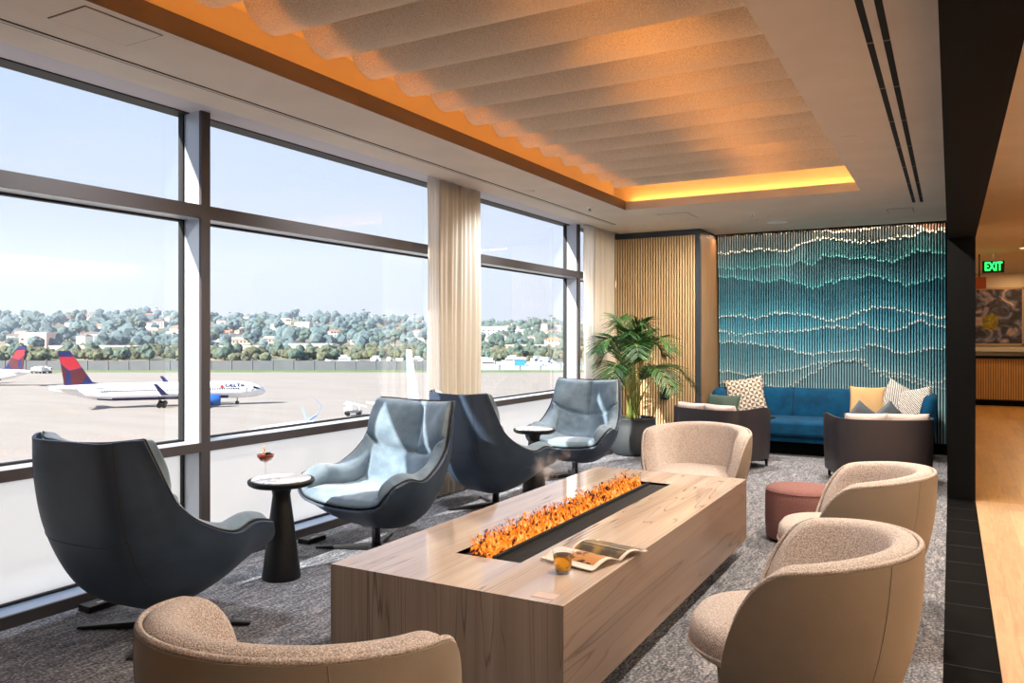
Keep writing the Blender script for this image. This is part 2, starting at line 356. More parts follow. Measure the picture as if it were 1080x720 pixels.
# ------------------------------------------------------------------ wave art wall of hanging rods
art=thing('rod_sculpture','blue and teal wall of hanging rods with rippling wave lines above the sofa','artwork',(-1.4,YF-.1,0))
ax0,ax1=BX1+.02,XR-.02; nc=86
# wave lines: each (list of (px-fraction, z)) -> bottom height of a tier; heights measured from ceiling down
def zline(pts):
    xs=[p[0] for p in pts]; zs=[p[1] for p in pts]; return lambda t:float(np.interp(t,xs,zs))
def yz(x,y):  # survey of each wave line on the wall plane: fraction along the wall, height
    u=(x-540)/835; d=11.0/(u*SY+CY); return ((d*(u*CY-SY)-ax0)/(ax1-ax0), EYE+(355-y)/835*d)
raw=[ [(764,249),(860,244),(880,246),(905,244),(940,240),(960,239),(985,246),(1000,240)],
 [(764,268),(800,264),(830,266),(858,254),(870,252),(900,256),(920,256),(945,252),(965,250),(975,243),(1000,246)],
 [(764,283),(790,284),(812,281),(830,281),(845,276),(858,281),(868,270),(890,272),(920,274),(945,277),(955,271),(970,264),(1000,268)],
 [(764,292),(800,296),(815,298),(825,294),(840,299),(857,304),(870,300),(890,296),(910,292),(925,291),(940,296),(957,301),(975,296),(1000,292)],
 [(764,334),(780,333),(797,337),(815,332),(840,331),(860,335),(880,339),(895,334),(910,328),(925,324),(945,327),(960,329),(980,333),(1000,336)],
 [(764,350),(785,354),(815,350),(840,350),(860,347),(880,345),(900,347),(912,340),(920,347),(940,349),(955,345),(970,339),(985,343),(1000,346)],
 [(764,361),(790,362),(815,365),(835,370),(855,374),(875,371),(895,370),(910,368),(915,362),(930,366),(955,374),(975,369),(1000,368)],
 [(764,392),(785,396),(810,393),(840,390),(855,386),(870,382),(890,380),(910,380),(920,391),(940,393),(960,397),(985,404),(1000,401)],
 [(764,404),(785,410),(800,403),(815,409),(835,407),(850,398),(870,386),(885,380),(900,380),(915,387),(930,396),(950,399),(975,407),(1000,412)]]
tiercol=[((70,54,44),(96,76,64)),((30,42,48),(58,80,88)),((26,54,66),(60,128,144)),((30,70,86),(74,146,166)),((34,92,114),(84,168,192)),((44,116,144),(94,178,204)),((58,132,160),(114,186,210)),((76,136,158),(132,190,208)),((100,150,164),(152,198,210)),((120,168,184),(164,206,216))]  # tier blues with shade below each wave line and warm top light painted in
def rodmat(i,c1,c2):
    return pbr('rod tier tone and shade %d'%i,srgb(*[int(v*.85+20) for v in c1]),.3,col2=srgb(*c2),scale=1.6,stretch=(1,1,.7),spec=.6,lo=.3,hi=.7)
tipm=pbr('pale rod tip',srgb(206,222,224),.4)
tipt=pbr('aqua rod tip',srgb(100,196,198),.4)
lines=[zline([yz(*p) for p in L]) for L in raw]
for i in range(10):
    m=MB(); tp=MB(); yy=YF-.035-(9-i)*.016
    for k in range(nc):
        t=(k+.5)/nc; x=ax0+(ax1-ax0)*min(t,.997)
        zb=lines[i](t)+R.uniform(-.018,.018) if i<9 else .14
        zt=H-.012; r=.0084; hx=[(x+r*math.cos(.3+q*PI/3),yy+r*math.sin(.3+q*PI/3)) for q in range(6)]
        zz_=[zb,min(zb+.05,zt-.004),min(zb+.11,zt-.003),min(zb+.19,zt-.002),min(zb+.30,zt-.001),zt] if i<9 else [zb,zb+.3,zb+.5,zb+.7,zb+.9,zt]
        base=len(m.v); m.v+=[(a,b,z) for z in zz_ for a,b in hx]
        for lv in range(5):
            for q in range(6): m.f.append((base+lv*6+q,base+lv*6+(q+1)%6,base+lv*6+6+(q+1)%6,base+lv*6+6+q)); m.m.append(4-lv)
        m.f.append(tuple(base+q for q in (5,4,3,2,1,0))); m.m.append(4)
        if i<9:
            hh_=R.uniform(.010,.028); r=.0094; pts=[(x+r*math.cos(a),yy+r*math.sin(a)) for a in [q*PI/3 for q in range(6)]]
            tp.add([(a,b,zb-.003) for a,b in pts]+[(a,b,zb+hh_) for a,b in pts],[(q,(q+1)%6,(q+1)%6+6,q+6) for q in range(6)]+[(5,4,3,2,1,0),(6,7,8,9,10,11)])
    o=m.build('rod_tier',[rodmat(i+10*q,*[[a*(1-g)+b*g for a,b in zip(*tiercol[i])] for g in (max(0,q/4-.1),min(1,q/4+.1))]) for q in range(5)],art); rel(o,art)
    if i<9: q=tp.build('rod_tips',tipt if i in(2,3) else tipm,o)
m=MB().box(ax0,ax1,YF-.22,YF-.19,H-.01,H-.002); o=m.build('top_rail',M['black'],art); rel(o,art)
# ------------------------------------------------------------------ coffer baffles
def baffle_mesh():
    n=20; rr=.186; hh=.205; th=.006; L=2.2; G=[]
    out=[];inn=[]
    for k in range(n+1):
        a=PI*k/n; out.append((-rr*math.cos(a),-hh*math.sin(a))); inn.append((-(rr-th)*math.cos(a),-(hh-th)*math.sin(a)))
    m=MB(); prof=out+inn[::-1]; c=len(prof); xs=np.linspace(0,L,12)
    G=np.array([[(x,p[0],p[1]) for p in prof] for x in xs]); m.grid(G,closev=True)
    for x,fl in ((0,0),(len(xs)-1,1)):
        b=x*c
        for k in range(n):
            q=(b+k,b+k+1,b+c-2-k,b+c-1-k); m.f.append(q if fl else q[::-1]); m.m.append(0)
    return m
y0=2.383; sp=.372; bases=[y0+sp*k for k in range(-9,16)]
bases=[y for y in bases if cy0+.2<y<7.3]
bmsh=baffle_mesh().mesh('ceiling_baffle'); bmsh.materials.append(M['baffle']); bmsh.polygons.foreach_set('use_smooth',[True]*len(bmsh.polygons)); bmsh.set_sharp_from_angle(angle=math.radians(50))
for i,y in enumerate(bases):
    o=bpy.data.objects.new('ceiling_baffle',bmsh); COL.objects.link(o); o.location=(-2.86,y,2.9+.205)
    tag(o,'speckled beige rounded baffle, one of the row hung inside the amber-lit ceiling coffer','ceiling baffle','rounded baffles in the ceiling coffer')
# ------------------------------------------------------------------ ceiling furniture
def slot(name,label,x0,x1,ya,yb,nbar,cat='air vent'):
    t=thing(name,label,cat,((x0+x1)/2,(ya+yb)/2,H))
    m=MB(); w=(x1-x0)
    m.box(x0,x0+w*.3,ya,yb,H-.0015,H-.0002).box(x1-w*.3,x1,ya,yb,H-.0015,H-.0002); rel(m.build('slot',M['darkdisk'],t),t)
    m=MB().box(x0+w*.3,x1-w*.3,ya,yb,H-.004,H-.0002); rel(m.build('centre_rail',M['paint'],t),t)
    if nbar:
        bmt=pbr('vent bridge',srgb(110,95,84),.6)
        for k in range(nbar):
            y=ya+(yb-ya)*(k+.5)/nbar; rel(MB().box(x0,x1,y-.008,y+.008,H-.003,H-.0002).build('bridge',bmt,t),t)
slot('linear_vent','long thin double slot air vent running along the window ceiling edge',-3.70,-3.655,-1,9.28,0)
slot('linear_vent','black double slot air vent in the right-hand ceiling strip beside the dark beam',-.352,-.25,-1,9.25,13)
def disc(x,y,r,label,name='ceiling_speaker',cat='ceiling speaker',mat='paint',h=.004):
    m=MB().lathe([(r,0),(r,-h),(r*.9,-h*1.3)],24,(x,y,H)); o=m.build(name,M[mat]); tag(o,label,cat); return o
disc(-.63,6.02,.06,'small round white cover plate on ceiling right of the coffer','cover_plate','cover plate')
disc(-3.55,6.75,.05,'small round cover plate on ceiling above the curtain','cover_plate','cover plate')
def sprinkler(x,y,label):
    t=thing('sprinkler',label,'sprinkler',(x,y,H))
    MB().lathe([(.04,0),(.04,-.004),(.02,-.012)],20).build('escutcheon',M['white'],t)
    MB().lathe([(.008,-.01),(.008,-.035),(.022,-.037),(.022,-.040)],14).build('head',M['chrome'],t)
sprinkler(-3.42,7.9,'silver fire sprinkler on the ceiling above the second curtain')
sprinkler(-1.98,9.2,'silver fire sprinkler on ceiling in front of the blue rod wall')
disc(-1.86,10.05,.12,'round recessed downlight glowing on the ceiling before the blue wall','downlight','downlight','white')
disc(-1.84,9.5,.04,'tiny round detector on ceiling before the blue wall','smoke_detector','smoke detector')
def panel(x0,x1,ya,yb,label):
    t=thing('access_panel',label,'access panel',((x0+x1)/2,(ya+yb)/2,H))
    rel(MB().box(x0,x1,ya,yb,H-.002,H-.0002).build('gap_frame',M['slatback'],t),t)
    rel(MB().box(x0+.006,x1-.006,ya+.006,yb-.006,H-.004,H-.0004).build('door',M['paint'],t),t)
panel(-3.47,-3.2,2.05,2.43,'square access panel in the ceiling at the near left')
panel(-2.95,-2.6,8.75,9.2,'square access panel in the ceiling above the slatted box')
panel(-.62,-.36,9.6,9.95,'flat rectangular access panel in the ceiling near the black partition')
# ------------------------------------------------------------------ corridor things
ct=thing('bar_counter','amber oak slatted bar counter with black top at the corridor end','counter',(1.4,19.5,0))
m=MB().box(.2,4.0,19.46,20.2,.12,1.0); rel(m.build('body',M['slatback'],ct),ct)
m=MB()
for k in range(84): m.box(.2+k*.045,.2+k*.045+.03,19.435,19.46,.14,.99)
rel(m.build('slat_front',M['counter'],ct),ct)
rel(MB().box(.2,4.0,19.5,20.2,0,.12).build('plinth',M['black'],ct),ct)
rel(MB().box(.2,4.0,19.38,20.25,1.0,1.04).build('top',M['black'],ct),ct)
S('trim_8',MB().box(.19,4.2,20.5,20.6,1.12,1.22),M['wallw'])
pt=thing('framed_painting','dark abstract painting of a tree with yellow patch in pale frame above the bar','painting',(1.0,20.58,1.9))
def paintmat():
    m,nt,out=newmat('abstract oil paint'); L=nt.links.new
    p=N(nt,'ShaderNodeBsdfPrincipled'); p.inputs['Roughness'].default_value=.6
    tc=N(nt,'ShaderNodeTexCoord'); nz=N(nt,'ShaderNodeTexNoise',Scale=3.2,Detail=7.0,Distortion=1.8); L(tc.outputs['Object'],nz.inputs['Vector'])
    cr=N(nt,'ShaderNodeValToRGB'); e=cr.color_ramp.elements; e[0].position=.36; e[0].color=srgb(24,20,22); e[1].position=.72; e[1].color=srgb(190,160,140)
    for ps,c in ((.46,(58,46,62)),(.54,(96,100,120)),(.6,(140,110,104))): q=e.new(ps); q.color=srgb(*c)
    L(nz.outputs['Fac'],cr.inputs['Fac']); L(cr.outputs[0],p.inputs['Base Color']); L(p.outputs[0],out.inputs['Surface']); return m
rel(MB().box(.46,1.36,20.56,20.58,1.3,2.5).build('canvas',paintmat(),pt),pt)
rel(MB().add([(.6,20.555,1.62),(.9,20.555,1.6),(.92,20.555,1.9),(.8,20.555,1.98),(.62,20.555,1.88)],[(0,1,2,3,4)]).build('yellow_patch',pbr('yellow paint',srgb(150,124,20),.6,col2=srgb(90,78,14),scale=14),pt),pt)
rel(MB().box(.42,1.40,20.55,20.6,1.26,1.3).box(.42,1.40,20.55,20.6,2.5,2.54).box(.42,.46,20.55,20.6,1.26,2.54).box(1.36,1.40,20.55,20.6,1.26,2.54).build('frame',pbr('pale frame',srgb(170,140,108),.5),pt),pt)
ex=thing('exit_sign','green lit EXIT sign hanging from the corridor ceiling','exit sign',(.62,15.5,2.62))
MB().box(-.16,.16,-.02,.02,-.10,.10).build('sign_body',pbr('exit body',srgb(20,26,20),.5),ex,bevel=.004)
text_mesh('lettering','EXIT',.2,emit('green letters',(.02,1,.12,1),3.2),ex,(0,-.022,0),(PI/2,0,0),.001,True,.62)
MB().box(-.01,.01,-.01,.01,.10,.23).build('stem',M['white'],ex)
t=thing('hanging_notice','small orange notice panel below the exit sign beside the black wall','sign',(.5,15.2,2.38))
MB().box(-.12,.1,-.01,.01,-.1,.1).build('panel',pbr('orange panel',srgb(150,66,24),.6),t)
t.location=(.42,15.6,2.36)
MB().box(-.01,.01,-.008,.008,.1,.5).build('hanger',M['blackmetal'],t)
for x,y in ((1.0,14.8),(.95,13.2)):
    t=thing('recessed_light','small round recessed light in the corridor ceiling, %s'%('farther of the two' if y>14 else 'nearer of the two'),'recessed light',(x,y,H))
    MB().lathe([(.07,0),(.07,-.006),(.055,-.007)],20).build('ring',M['white'],t); MB().lathe([(.05,-.0075),(.01,-.008)],16).build('lens',emit('warm lens %d'%y,(1,.75,.45,1),3),t)
# ------------------------------------------------------------------ curtains
def curtain(name,label,ya,yb,xc,amp,n,mat,z0=.02,seed=0,group=None):
    rs=np.random.RandomState(seed); ny=n*10; ys=np.linspace(ya,yb,ny); zs=np.linspace(z0,H+.008,14); ph=rs.uniform(0,6,4)
    G=np.zeros((len(zs),ny,3))
    for i,z in enumerate(zs):
        f=1-.35*(z-z0)/(H-z0)
        for jx,y in enumerate(ys):
            t=(y-ya)/(yb-ya); w=math.sin(t*n*2*PI+.6*math.sin(t*9+ph[0]))*.75+.3*math.sin(t*n*3.7+ph[1]+z*.4)
            G[i,jx]=(xc+amp*w*f, y+ .012*math.sin(z*2.2+ph[2]+t*5), z)
    m=MB().grid(G); o=m.build(name,mat,smooth=True); md=o.modifiers.new('s','SOLIDIFY'); md.thickness=.0015
    return tag(o,label,'curtain',group)
curtain('curtain','cream pleated floor-length curtain hanging between the second and third windows',5.90,6.62,-4.015,.032,9,M['curtain'],seed=1)
curtain('sheer_curtain','white sheer strip at the near edge of the first cream curtain',5.72,5.95,-4.03,.022,4,M['sheer'],seed=2)
curtain('curtain','cream pleated curtain beside the oak slatted box, behind the far armchair',9.42,10.12,-4.01,.032,8,M['curtain'],seed=3)
curtain('sheer_curtain','white sheer strip at the near edge of the far curtain',9.14,9.46,-4.03,.022,4,M['sheer'],seed=4)
# floor outlet boxes by the curb
for (x,y),lb in zip(((-3.99,2.64),(-3.96,4.22),(-3.93,5.45)),('black power box on the carpet behind the nearest swivel armchair','black power box on the carpet beside the near pedestal table','black power box on the carpet in front of the cream curtain')):
    t=thing('power_box',lb,'power box',(x,y,0)); MB().box(-.05,.05,-.09,.09,0,.035).build('case',M['blackmetal'],t,bevel=.004)
    MB().box(.01,.03,-.03,.03,.035,.037).build('socket_cover',M['chrome'],t)
# ================================================================== furniture
def mirror_ctrl(rows):
    out=[]
    for r in rows:
        left=[(x,y,z) for x,y,z in r]; right=[(x,-y,z) for x,y,z in r[:0:-1]]
        out.append(right+left)
    return np.array(out,float)      # columns: y from -rim .. +rim
IN=[[(.33,0,.375),(.33,.13,.38),(.335,.24,.39),(.335,.32,.415),(.32,.365,.47),(.275,.41,.525)],
 [(.20,0,.40),(.20,.14,.40),(.195,.245,.405),(.19,.315,.43),(.175,.335,.51),(.15,.415,.552)],
 [(.0,0,.385),(.0,.14,.385),(.0,.24,.39),(.0,.31,.41),(.01,.335,.49),(.02,.42,.528)],
 [(-.19,0,.37),(-.185,.14,.372),(-.18,.235,.39),(-.17,.30,.43),(-.155,.335,.53),(-.14,.40,.595)],
 [(-.30,0,.44),(-.29,.14,.45),(-.275,.235,.49),(-.255,.30,.56),(-.245,.335,.63),(-.245,.378,.68)],
 [(-.385,0,.62),(-.355,.14,.63),(-.325,.235,.655),(-.30,.295,.69),(-.285,.335,.725),(-.285,.368,.755)],
 [(-.455,0,.80),(-.405,.14,.81),(-.37,.235,.825),(-.34,.295,.84),(-.325,.33,.855),(-.335,.35,.87)],
 [(-.485,0,.965),(-.445,.14,.98),(-.415,.235,.985),(-.395,.295,.99),(-.385,.318,.995),(-.39,.332,1.0)]]
OUT=[[(.345,0,.345),(.345,.14,.35),(.345,.25,.365),(.345,.34,.39),(.335,.39,.44),(.285,.43,.515)],
 [(.24,0,.27),(.24,.15,.275),(.225,.26,.31),(.205,.35,.37),(.18,.41,.46),(.155,.442,.54)],
 [(.05,0,.185),(.05,.15,.195),(.045,.26,.245),(.035,.35,.32),(.025,.42,.42),(.02,.442,.515)],
 [(-.16,0,.17),(-.16,.15,.18),(-.16,.25,.24),(-.16,.33,.34),(-.155,.39,.47),(-.15,.418,.587)],
 [(-.335,0,.28),(-.335,.155,.29),(-.32,.25,.35),(-.30,.32,.45),(-.275,.37,.57),(-.26,.398,.678)],
 [(-.445,0,.52),(-.445,.19,.53),(-.425,.265,.56),(-.38,.32,.62),(-.33,.36,.69),(-.305,.383,.75)],
 [(-.495,0,.79),(-.495,.20,.79),(-.475,.265,.795),(-.425,.31,.82),(-.38,.34,.845),(-.355,.365,.868)],
 [(-.515,0,.99),(-.515,.195,.99),(-.49,.255,.995),(-.455,.295,1.0),(-.425,.325,1.002),(-.41,.342,1.003)]]
def lounge_meshes():
    nu,nv=81,85
    A=crgrid(mirror_ctrl(IN),nu,nv); B=crgrid(mirror_ctrl(OUT),nu,nv)
    n=normals(A); 
    if n[nv//4,nu//2,2]<0: n=-n
    u=np.linspace(-5,5,nu)[None,:]; v=np.linspace(0,7,nv)[:,None]
    au=np.abs(u)
    gv=lambda d,w:np.exp(-(d/w)**2)
    back=1/(1+np.exp(-(v-4.9)*9)); low=1-back
    gr=(.022*gv(au,.12)+.026*gv(au,.5))*back                       # centre seam of the two back panels
    gr=gr+.024*gv(v-5.0,.12)+.008*gv(v-5.0,.4)                      # seam under the back panels
    gr=gr+.020*gv(au-3.15,.2)*low*(1/(1+np.exp((v-3.9)*8)))   # arm pad seams
    gr=gr+.016*gv(v-3.15,.16)*(au<3.1)            # seat / lower back seam
    edge=np.minimum(1,np.minimum((5-au)/.5,np.minimum(v/.28,(7-v)/.28)))
    edge=np.sqrt(np.clip(1-(1-np.clip(edge,0,1))**2,0,1))
    thick=(.030+.018*np.exp(-((au-4.3)/.7)**2)*low)*edge-gr*np.clip(edge,0,1)+.012*np.sin(np.clip((v-5)/2,0,1)*PI)*np.sin(np.clip(au/4.9,0,1)*PI)*back*1.6
    F=A+n*thick[...,None]
    # ends: cushion back surface lies against the shell
    Bk=A*.35+B*.65; Bk[:,0]=A[:,0]*.5+B[:,0]*.5; 
    m=MB(); m.grid(F); base=len(m.v); m.grid(Bk,flip=True)
    def idx(i,j,o): return o+i*nu+j
    ring=[(0,j) for j in range(nu)]+[(i,nu-1) for i in range(1,nv)]+[(nv-1,j) for j in range(nu-2,-1,-1)]+[(i,0) for i in range(nv-2,0,-1)]
    for k in range(len(ring)):
        a,b=ring[k],ring[(k+1)%len(ring)]; m.f.append((idx(*a,0),idx(*a,base),idx(*b,base),idx(*b,0))); m.m.append(0)
    cush=m
    s=MB(); nB=normals(B); 
    if nB[nv//4,nu//2,2]<0: nB=-nB
    s.grid(B-nB*.002); b2=len(s.v); s.grid(B-nB*.018,flip=True)
    for k in range(len(ring)):
        a,b=ring[k],ring[(k+1)%len(ring)]; s.f.append((idx(*a,0),idx(*a,b2),idx(*b,b2),idx(*b,0))); s.m.append(0)
    rim=[tuple(A[i,j]*.35+B[i,j]*.65) for i,j in ring[::2]]; rim.append(rim[0])
    p=MB().tube(rim,.0055,6,False)
    # seams on the outer shell
    sm=MB()
    jc=lambda cu:int(round((cu+5)/10*(nu-1))); iv=lambda cv:int(round(cv/7*(nv-1)))
    O=B-nB*.018
    sms=[MB().tube([tuple(O[i,jc(cu)]) for i in range(iv(3.1),nv)],.0022,5,False) for cu in (-2,2)]
    sms.append(MB().tube([tuple(O[iv(5.0),j]) for j in range(jc(-2),jc(2)+1)],.0022,5,False))
    return cush,s,p,sms
def lounge(label,group):
    t=thing('swivel_armchair',label,'armchair',(0,0,0),0,group)
    c,s,p,sm=lounge_meshes()
    o=c.build('cushion',M['bluefab'],t,True,fix=True); o['label']='blue-grey velvet seat, back and arm padding'
    sh=s.build('shell',M['leather'],t,True,fix=True); smooth_angle(sh,50); sh['label']='dark blue-grey leather outer shell'
    [q.build('seam',M['pipe'],sh,True) for q in sm]; p.build('piping',M['pipe'],t,True)
    MB().lathe([(.03,.045),(.03,.16),(.10,.172),(.10,.19)],24).build('pedestal',M['chrome'],t,True)
    return t
def star_base(t,ang,r=.42,mat='blackmetal'):
    MB().lathe([(.05,.0),(.05,.03),(.034,.05)],24).build('base_hub',M[mat],t,True)
    for k in range(4):
        a=ang+k*PI/2; c,s=math.cos(a),math.sin(a); m=MB(); w0,w1=.030,.020
        q=lambda d,w,z:(d*c-w*s,d*s+w*c,z)
        m.add([q(.03,-w0,.006),q(.03,w0,.006),q(r,w1,.004),q(r,-w1,.004),q(.03,-w0,.045),q(.03,w0,.045),q(r,w1*.8,.016),q(r,-w1*.8,.016)],
          [(0,1,2,3),(7,6,5,4),(0,4,5,1),(1,5,6,2),(2,6,7,3),(3,7,4,0)])
        m.build('foot_blade',M[mat],t,bevel=.003,seg=1)
D=math.radians
def fix_base(ch,rz,world_ang):
    star_base(ch,world_ang-rz)
LOUNGE=[((-3.438,2.621),93.9,213,'blue-grey swivel armchair seen from behind at the far left, nearest the camera'),
 ((-3.424,4.267),-95.2,204,'blue-grey swivel armchair facing the camera beside the near pedestal table with the cocktail'),
 ((-3.392,5.831),72.7,228,'blue-grey swivel armchair seen from behind in front of the cream curtain'),
 ((-3.388,7.449),-86.3,212,'blue-grey swivel armchair facing the camera next to the potted palm')]
ch0=lounge(LOUNGE[0][3],'swivel armchairs along the window')
for i,(p,a,wa,lb) in enumerate(LOUNGE):
    c=ch0 if i==0 else copy_tree(ch0)
    c.location=(p[0],p[1],0); c.rotation_euler=(0,0,D(a)); c['label']=lb
for c,(p,a,wa,lb) in zip([o for o in COL.objects if o.name.startswith('swivel_armchair')],LOUNGE): fix_base(c,D(a),D(wa))
# ---- round pedestal tables
def ped_table(label,loc):
    t=thing('pedestal_table',label,'side table',loc,0,'round pedestal tables between the swivel armchairs')
    MB().lathe([(.112,0),(.114,.012),(.10,.12),(.078,.30),(.062,.42),(.052,.50),(.058,.53),(.09,.552),(.12,.557)],48).build('pedestal',M['blackmetal'],t,True)
    MB().lathe([(.10,.553),(.175,.557),(.193,.568),(.197,.583),(.195,.592),(.185,.594),(.183,.590),(.01,.590)],56).build('rim_tray',M['blackmetal'],t,True)
    MB().lathe([(.174,.589),(.174,.5965),(.171,.598),(.01,.598)],56).build('marble_top',M['wmarble'],t,True)
    return t
t1=ped_table('round pedestal table with marble top holding the cocktail glass, near the camera',(-3.53,3.50,0))
ped_table('round pedestal table with marble top between the two farther swivel armchairs, nothing on it',(-3.40,6.56,0))
# cocktail
ck=thing('cocktail_glass','coupe cocktail glass with amber drink and orange garnish on the near pedestal table','cocktail glass',(-3.60,3.44,.598)); ck.scale=(1.12,1.12,1.12)
MB().lathe([(.001,0),(.032,.001),(.033,.003),(.0055,.007),(.0045,.075),(.007,.085),(.03,.098),(.045,.118),(.047,.135),(.0455,.135),(.043,.119),(.028,.101),(.004,.09)],32,caps=False).build('glass',M['thinglass'],ck,True)
MB().lathe([(.002,.087),(.028,.0985),(.0435,.119),(.0452,.130),(.002,.130)],28).build('drink',pbr('amber red drink',srgb(120,44,20),.15),ck,True)
m=MB().tube([(-.02,.0,.125),(-.012,.006,.15),(-.018,.0,.165),(-.006,.004,.178)],[.010,.010,.007,.003],8,flat=.35); m.build('orange_peel',pbr('orange peel',srgb(226,140,30),.5),ck,True)
m=MB()
for x,y in ((.012,.0),(.022,.008),(.018,-.01)): m.lathe([(.001,-.008),(.007,-.004),(.008,0),(.006,.005),(.001,.008)],10,(x,y,.136))
m.build('dark_cherries',pbr('dark cherry',srgb(30,14,18),.3),ck,True)
# ---- fire table
TX0,TX1,TY0,TY1,TZ=-2.27,-1.195,2.53,5.385,.50
ft=thing('fire_table','long veined stone fire table with flames in a central trough','fire table',((TX0+TX1)/2,(TY0+TY1)/2,0))
fx0,fx1,fy0,fy1=-1.905,-1.582,2.925,4.965
def r3(o): return rel(o,ft)
ring=MB()
xs=[TX0,fx0,fx1,TX1]; ys=[TY0,fy0,fy1,TY1]; zt,zb=TZ,TZ-.03
V=[(x+(.03 if z==zb and x==TX0 else -.03 if z==zb and x==TX1 else 0),y+(.03 if z==zb and y==TY0 else -.03 if z==zb and y==TY1 else 0),z) for z in (zt,zb) for y in ys for x in xs]
F=[]
for j in range(3):
    for i in range(3):
        if (i,j)!=(1,1):
            a=j*4+i; F.append((a,a+1,a+5,a+4)); F.append((a+16,a+20,a+21,a+17))
for a,b in ((0,3),): pass
def wallq(a,b): F.append((a,a+16,b+16,b))
for i in range(3): wallq(i,i+1); wallq(12+i+1,12+i)
for j in range(3): wallq(4*(j+1),4*j); wallq(4*j+3,4*j+7)
for a,b in ((6,5),(5,9),(9,10),(10,6)): wallq(a,b)
ring.add(V,F); r3(ring.build('stone_top',M['mtop'],ft,fix=True))
zz=TZ-.0305; zk=.10; th=.03
def mitre(mat,nm,A,B,ax,ay):
    # outer lower edge from A to B; inner edge moved by th along both mitres
    (x0,y0),(x1,y1)=A,B; tx,ty=(x1-x0),(y1-y0); l=math.hypot(tx,ty); tx/=l; ty/=l
    i0=(x0+(ax+tx)*th,y0+(ay+ty)*th); i1=(x1+(ax-tx)*th,y1+(ay-ty)*th)
    v=[(x0,y0,zk),(x1,y1,zk),(i1[0],i1[1],zk),(i0[0],i0[1],zk),(x0,y0,TZ-.0002),(x1,y1,TZ-.0002),(i1[0],i1[1],TZ-th-.0004),(i0[0],i0[1],TZ-th-.0004)]
    r3(MB().add(v,[(3,2,1,0),(4,5,6,7),(0,1,5,4),(1,2,6,5),(2,3,7,6),(3,0,4,7)]).build(nm,mat,ft,fix=True))
mitre(M['mend'],'end_slab',(TX0,TY0),(TX1,TY0),0,1); mitre(M['mend'],'end_slab',(TX1,TY1),(TX0,TY1),0,-1)
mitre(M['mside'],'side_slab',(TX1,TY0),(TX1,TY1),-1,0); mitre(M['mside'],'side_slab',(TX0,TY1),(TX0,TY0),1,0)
r3(MB().box(TX0+.10,TX1-.10,TY0+.10,TY1-.12,0,zk).box(TX0+.03,TX1-.03,TY0+.03,TY1-.03,zk,zk+.02).build('plinth',M['black'],ft))
m=MB().box(fx0,fx1,fy0,fy1,TZ-.16,TZ-.15).box(fx0-.004,fx0,fy0,fy1,TZ-.16,TZ-.001).box(fx1,fx1+.004,fy0,fy1,TZ-.16,TZ-.001).box(fx0,fx1,fy0-.004,fy0,TZ-.16,TZ-.001).box(fx0,fx1,fy1,fy1+.004,TZ-.16,TZ-.001)
tr=m.build('trough',M['black'],ft); r3(tr)
fm=-1.735
m=MB(); m.box(fm+.02,fx1-.004,fy0+.004,fy1-.004,TZ-.02,TZ-.012)
m.box(fm+.004,fm+.02,fy0+.02,fy1-.01,TZ-.03,TZ+.004)
r3(m.build('cover_grate',M['grate'],ft,bevel=.001,seg=1))
m=MB(); 
for k in range(int((fy1-fy0-.1)/.02)):
    y=fy0+.05+k*.02
    for q in range(3): m.box(fm+.06+q*.028,fm+.078+q*.028,y,y+.008,TZ-.0125,TZ-.0115)
r3(m.build('grate_slots',M['gasket'],ft)); ft.children[-1]['kind']='stuff'
r3(MB().box(fx0,fm-.05,fy0+.004,fy0+.1,TZ-.03,TZ-.012).box(fx0,fx0+.02,fy0,fy1,TZ-.03,TZ-.012).build('end_plate',M['smoke'],ft))
